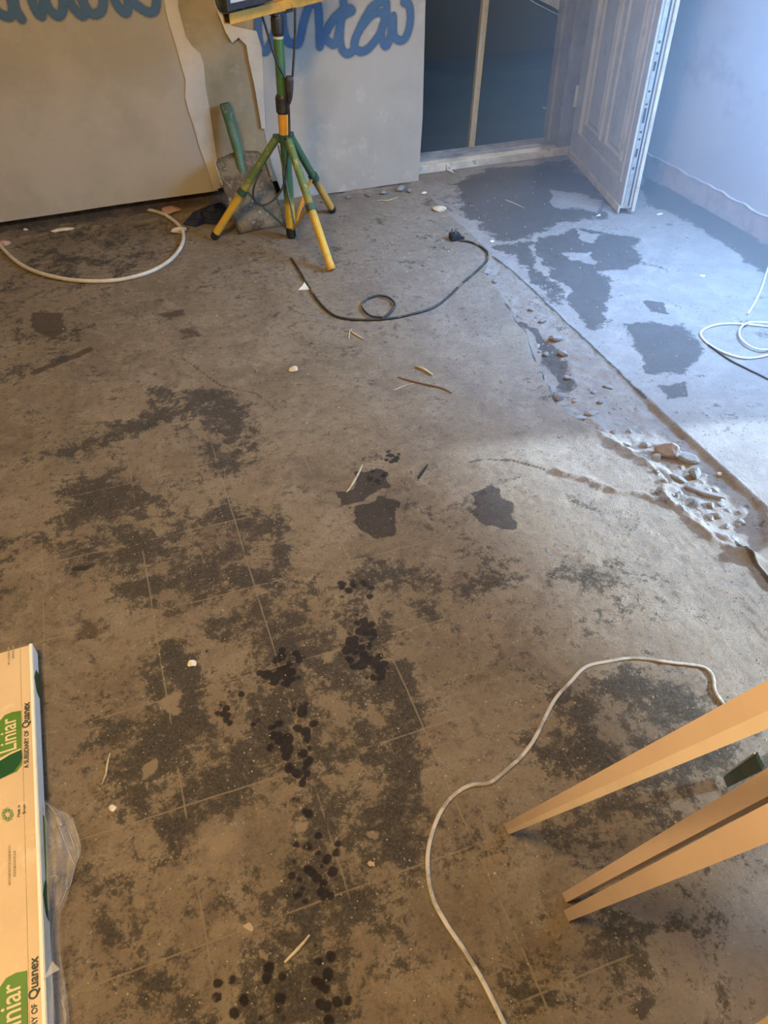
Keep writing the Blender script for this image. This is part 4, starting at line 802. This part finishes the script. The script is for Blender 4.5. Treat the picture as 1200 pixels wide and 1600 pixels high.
# polythene torn away along the side
inner = [(69, 1250, .030), (70, 1280, .035), (71, 1300, .035), (72, 1330, .04), (73, 1370, .038), (74, 1400, .044), (76, 1440, .0475), (76, 1500, .0485), (76, 1560, .0485), (78, 1640, .0485)]
outer = [(73, 1252, .018), (92, 1266, .02), (112, 1278, .022), (125, 1322, .018), (116, 1362, .014), (106, 1400, .016), (92, 1440, .012), (96, 1500, .012), (106, 1560, .012), (112, 1640, .012)]
I = smooth_path([P(x, y, z=z) for x, y, z in inner], 4); O = smooth_path([P(x, y, z=z) for x, y, z in outer], 4); bm = bmesh.new(); rr = random.Random(31); rows = []
for i, (a, b) in enumerate(zip(I, O)):
    rows.append([bm.verts.new(a*(1-t)+b*t+Vector((0, 0, .010*math.sin(t*9+i*.35)*math.sin(math.pi*t)+rr.uniform(0, .003)))) for t in (j/8 for j in range(9))])
for a, b in zip(rows, rows[1:]):
    for j in range(8): bm.faces.new((a[j], a[j+1], b[j+1], b[j]))
obj('film_wrap', bm, M['film'], bxr, smooth=False)
for L in ([(71, 1254), (84, 1266), (92, 1290), (103, 1320), (116, 1352)], [(100, 1272), (108, 1300), (118, 1328)], [(112, 1275), (120, 1300), (126, 1328), (118, 1352), (110, 1382), (104, 1390)], [(105, 1386), (98, 1405), (90, 1420)], [(80, 1370), (88, 1368), (96, 1378)], [(96, 1562), (100, 1575), (104, 1588)]):
    bm = bmesh.new(); tube(bm, smooth_path([P(x, y, z=.026) for x, y in L], 4), .0005, 5); obj('film_fold', bm, M['flat'], bxr)
bm = bmesh.new(); pts = [P(x, y, z=.049) for x, y in ((82, 1502), (94, 1515), (80, 1522), (66, 1532), (74, 1518))]; prism(bm, pts, (0, 0, .0006)); obj('film_glint', bm, M['film'], bxr)

# ------------------------------------------------------------------ leaning strips, lower right
def strip(name, end_px, vpx, wpx, hpx, L_, label, matA='strip', matB='strip_edge', ref=(1150, 1180), pale_under=True, z0=None):
    """long thin lath: foot on the floor where the photo shows it, leaning up past the photographer along the ray of its vanishing point"""
    foot = P(*end_px); d = -ray(*vpx); d.normalize()
    fwd = (foot-CAM).dot(fw); s = fwd/F; th = thing(name, (foot.x, foot.y, 0), label, 'strip')
    # section axes square to the lath: a in the wide face, b through the thickness
    vr = (foot-CAM).normalized(); a = (up - d*up.dot(d)).normalized(); n_ = d.cross(a).normalized()
    if n_.dot(vr) > 0: n_ = -n_
    return foot, d, a, n_, s, th
def lath(th, foot, d, corners, L_, mat, name='lath'):
    """corners: offsets (world vectors) of the section at the foot; the foot is cut level with the floor"""
    bm = bmesh.new(); pts = []
    for c_ in corners:
        p_ = foot+c_; t = (p_.z-.003)/d.z; pts.append(p_-d*t)
    prism(bm, pts, d*L_); return obj(name, bm, mat, th)
def lean(foot_px, vpx, poly_px, L_, label, mats, group=None):
    """poly_px: lists of image corners of each visible face's section at the foot"""
    d = -ray(*vpx); d.normalize(); f0 = P(*foot_px); th = thing('laminate_strip', (f0.x, f0.y, 0), label, 'strip', group)
    for i, (pp, mt, nm, back) in enumerate(poly_px):
        pts = [P(*q) for q in pp]; n_ = (pts[1]-pts[0]).cross(d).normalized()
        if n_.dot(CAM-pts[0]) < 0: n_ = -n_
        bm = bmesh.new(); q0, q1 = pts
        sec = [q0, q1, q1-n_*back, q0-n_*back]
        sec = [c_-d*((c_.z-.003)/d.z) for c_ in sec]
        prism(bm, sec, d*L_); obj(nm, bm, M[mt], th)
    return th
lean((790, 1298), (650, 1363), [([(787, 1288), (791.5, 1298)], 'strip', 'wide_face', .006), ([(791.5, 1298), (794.5, 1304)], 'strip_edge', 'narrow_edge', .004)], 1.62, 'upper tan laminate strip leaning alone above the green bar', None)
lean((882, 1403), (665, 1526), [([(878, 1396), (884, 1410.5)], 'strip', 'wide_face', .03)], 1.42, 'middle tan laminate strip paired with the lower one', None)
lean((886, 1433), (726, 1504), [([(880, 1423), (888, 1440)], 'strip', 'wide_face', .006)], 1.50, 'lowest tan laminate strip of the leaning pair', None)
lean((1125, 1650), (900, 1790), [([(1108, 1650), (1128, 1676)], 'strip_pale', 'wide_face', .008)], 1.0, 'pale laminate strip end at the bottom right corner', None)
# dark green bar
gb = thing('metal_bar', P(1133, 1225), 'dark green flat bar between the leaning tan strips', 'bar')
d = -ray(1040, 1278); d.normalize(); a0, a1 = P(1130, 1216), P(1136, 1231); sec = [a0, a1, a1+Vector((.006, .004, 0)), a0+Vector((.006, .004, 0))]; bm = bmesh.new(); sec = [c_-d*((c_.z-.003)/d.z) for c_ in sec]; prism(bm, sec, d*.6); obj('bar_face', bm, M['green_bar'], gb)
bm = bmesh.new(); tube(bm, [a0+Vector((-.001, .002, .004)), a0+Vector((-.001, .002, .004))+d*.6], .0012, 5); obj('bright_edge', bm, M['silver'], gb)
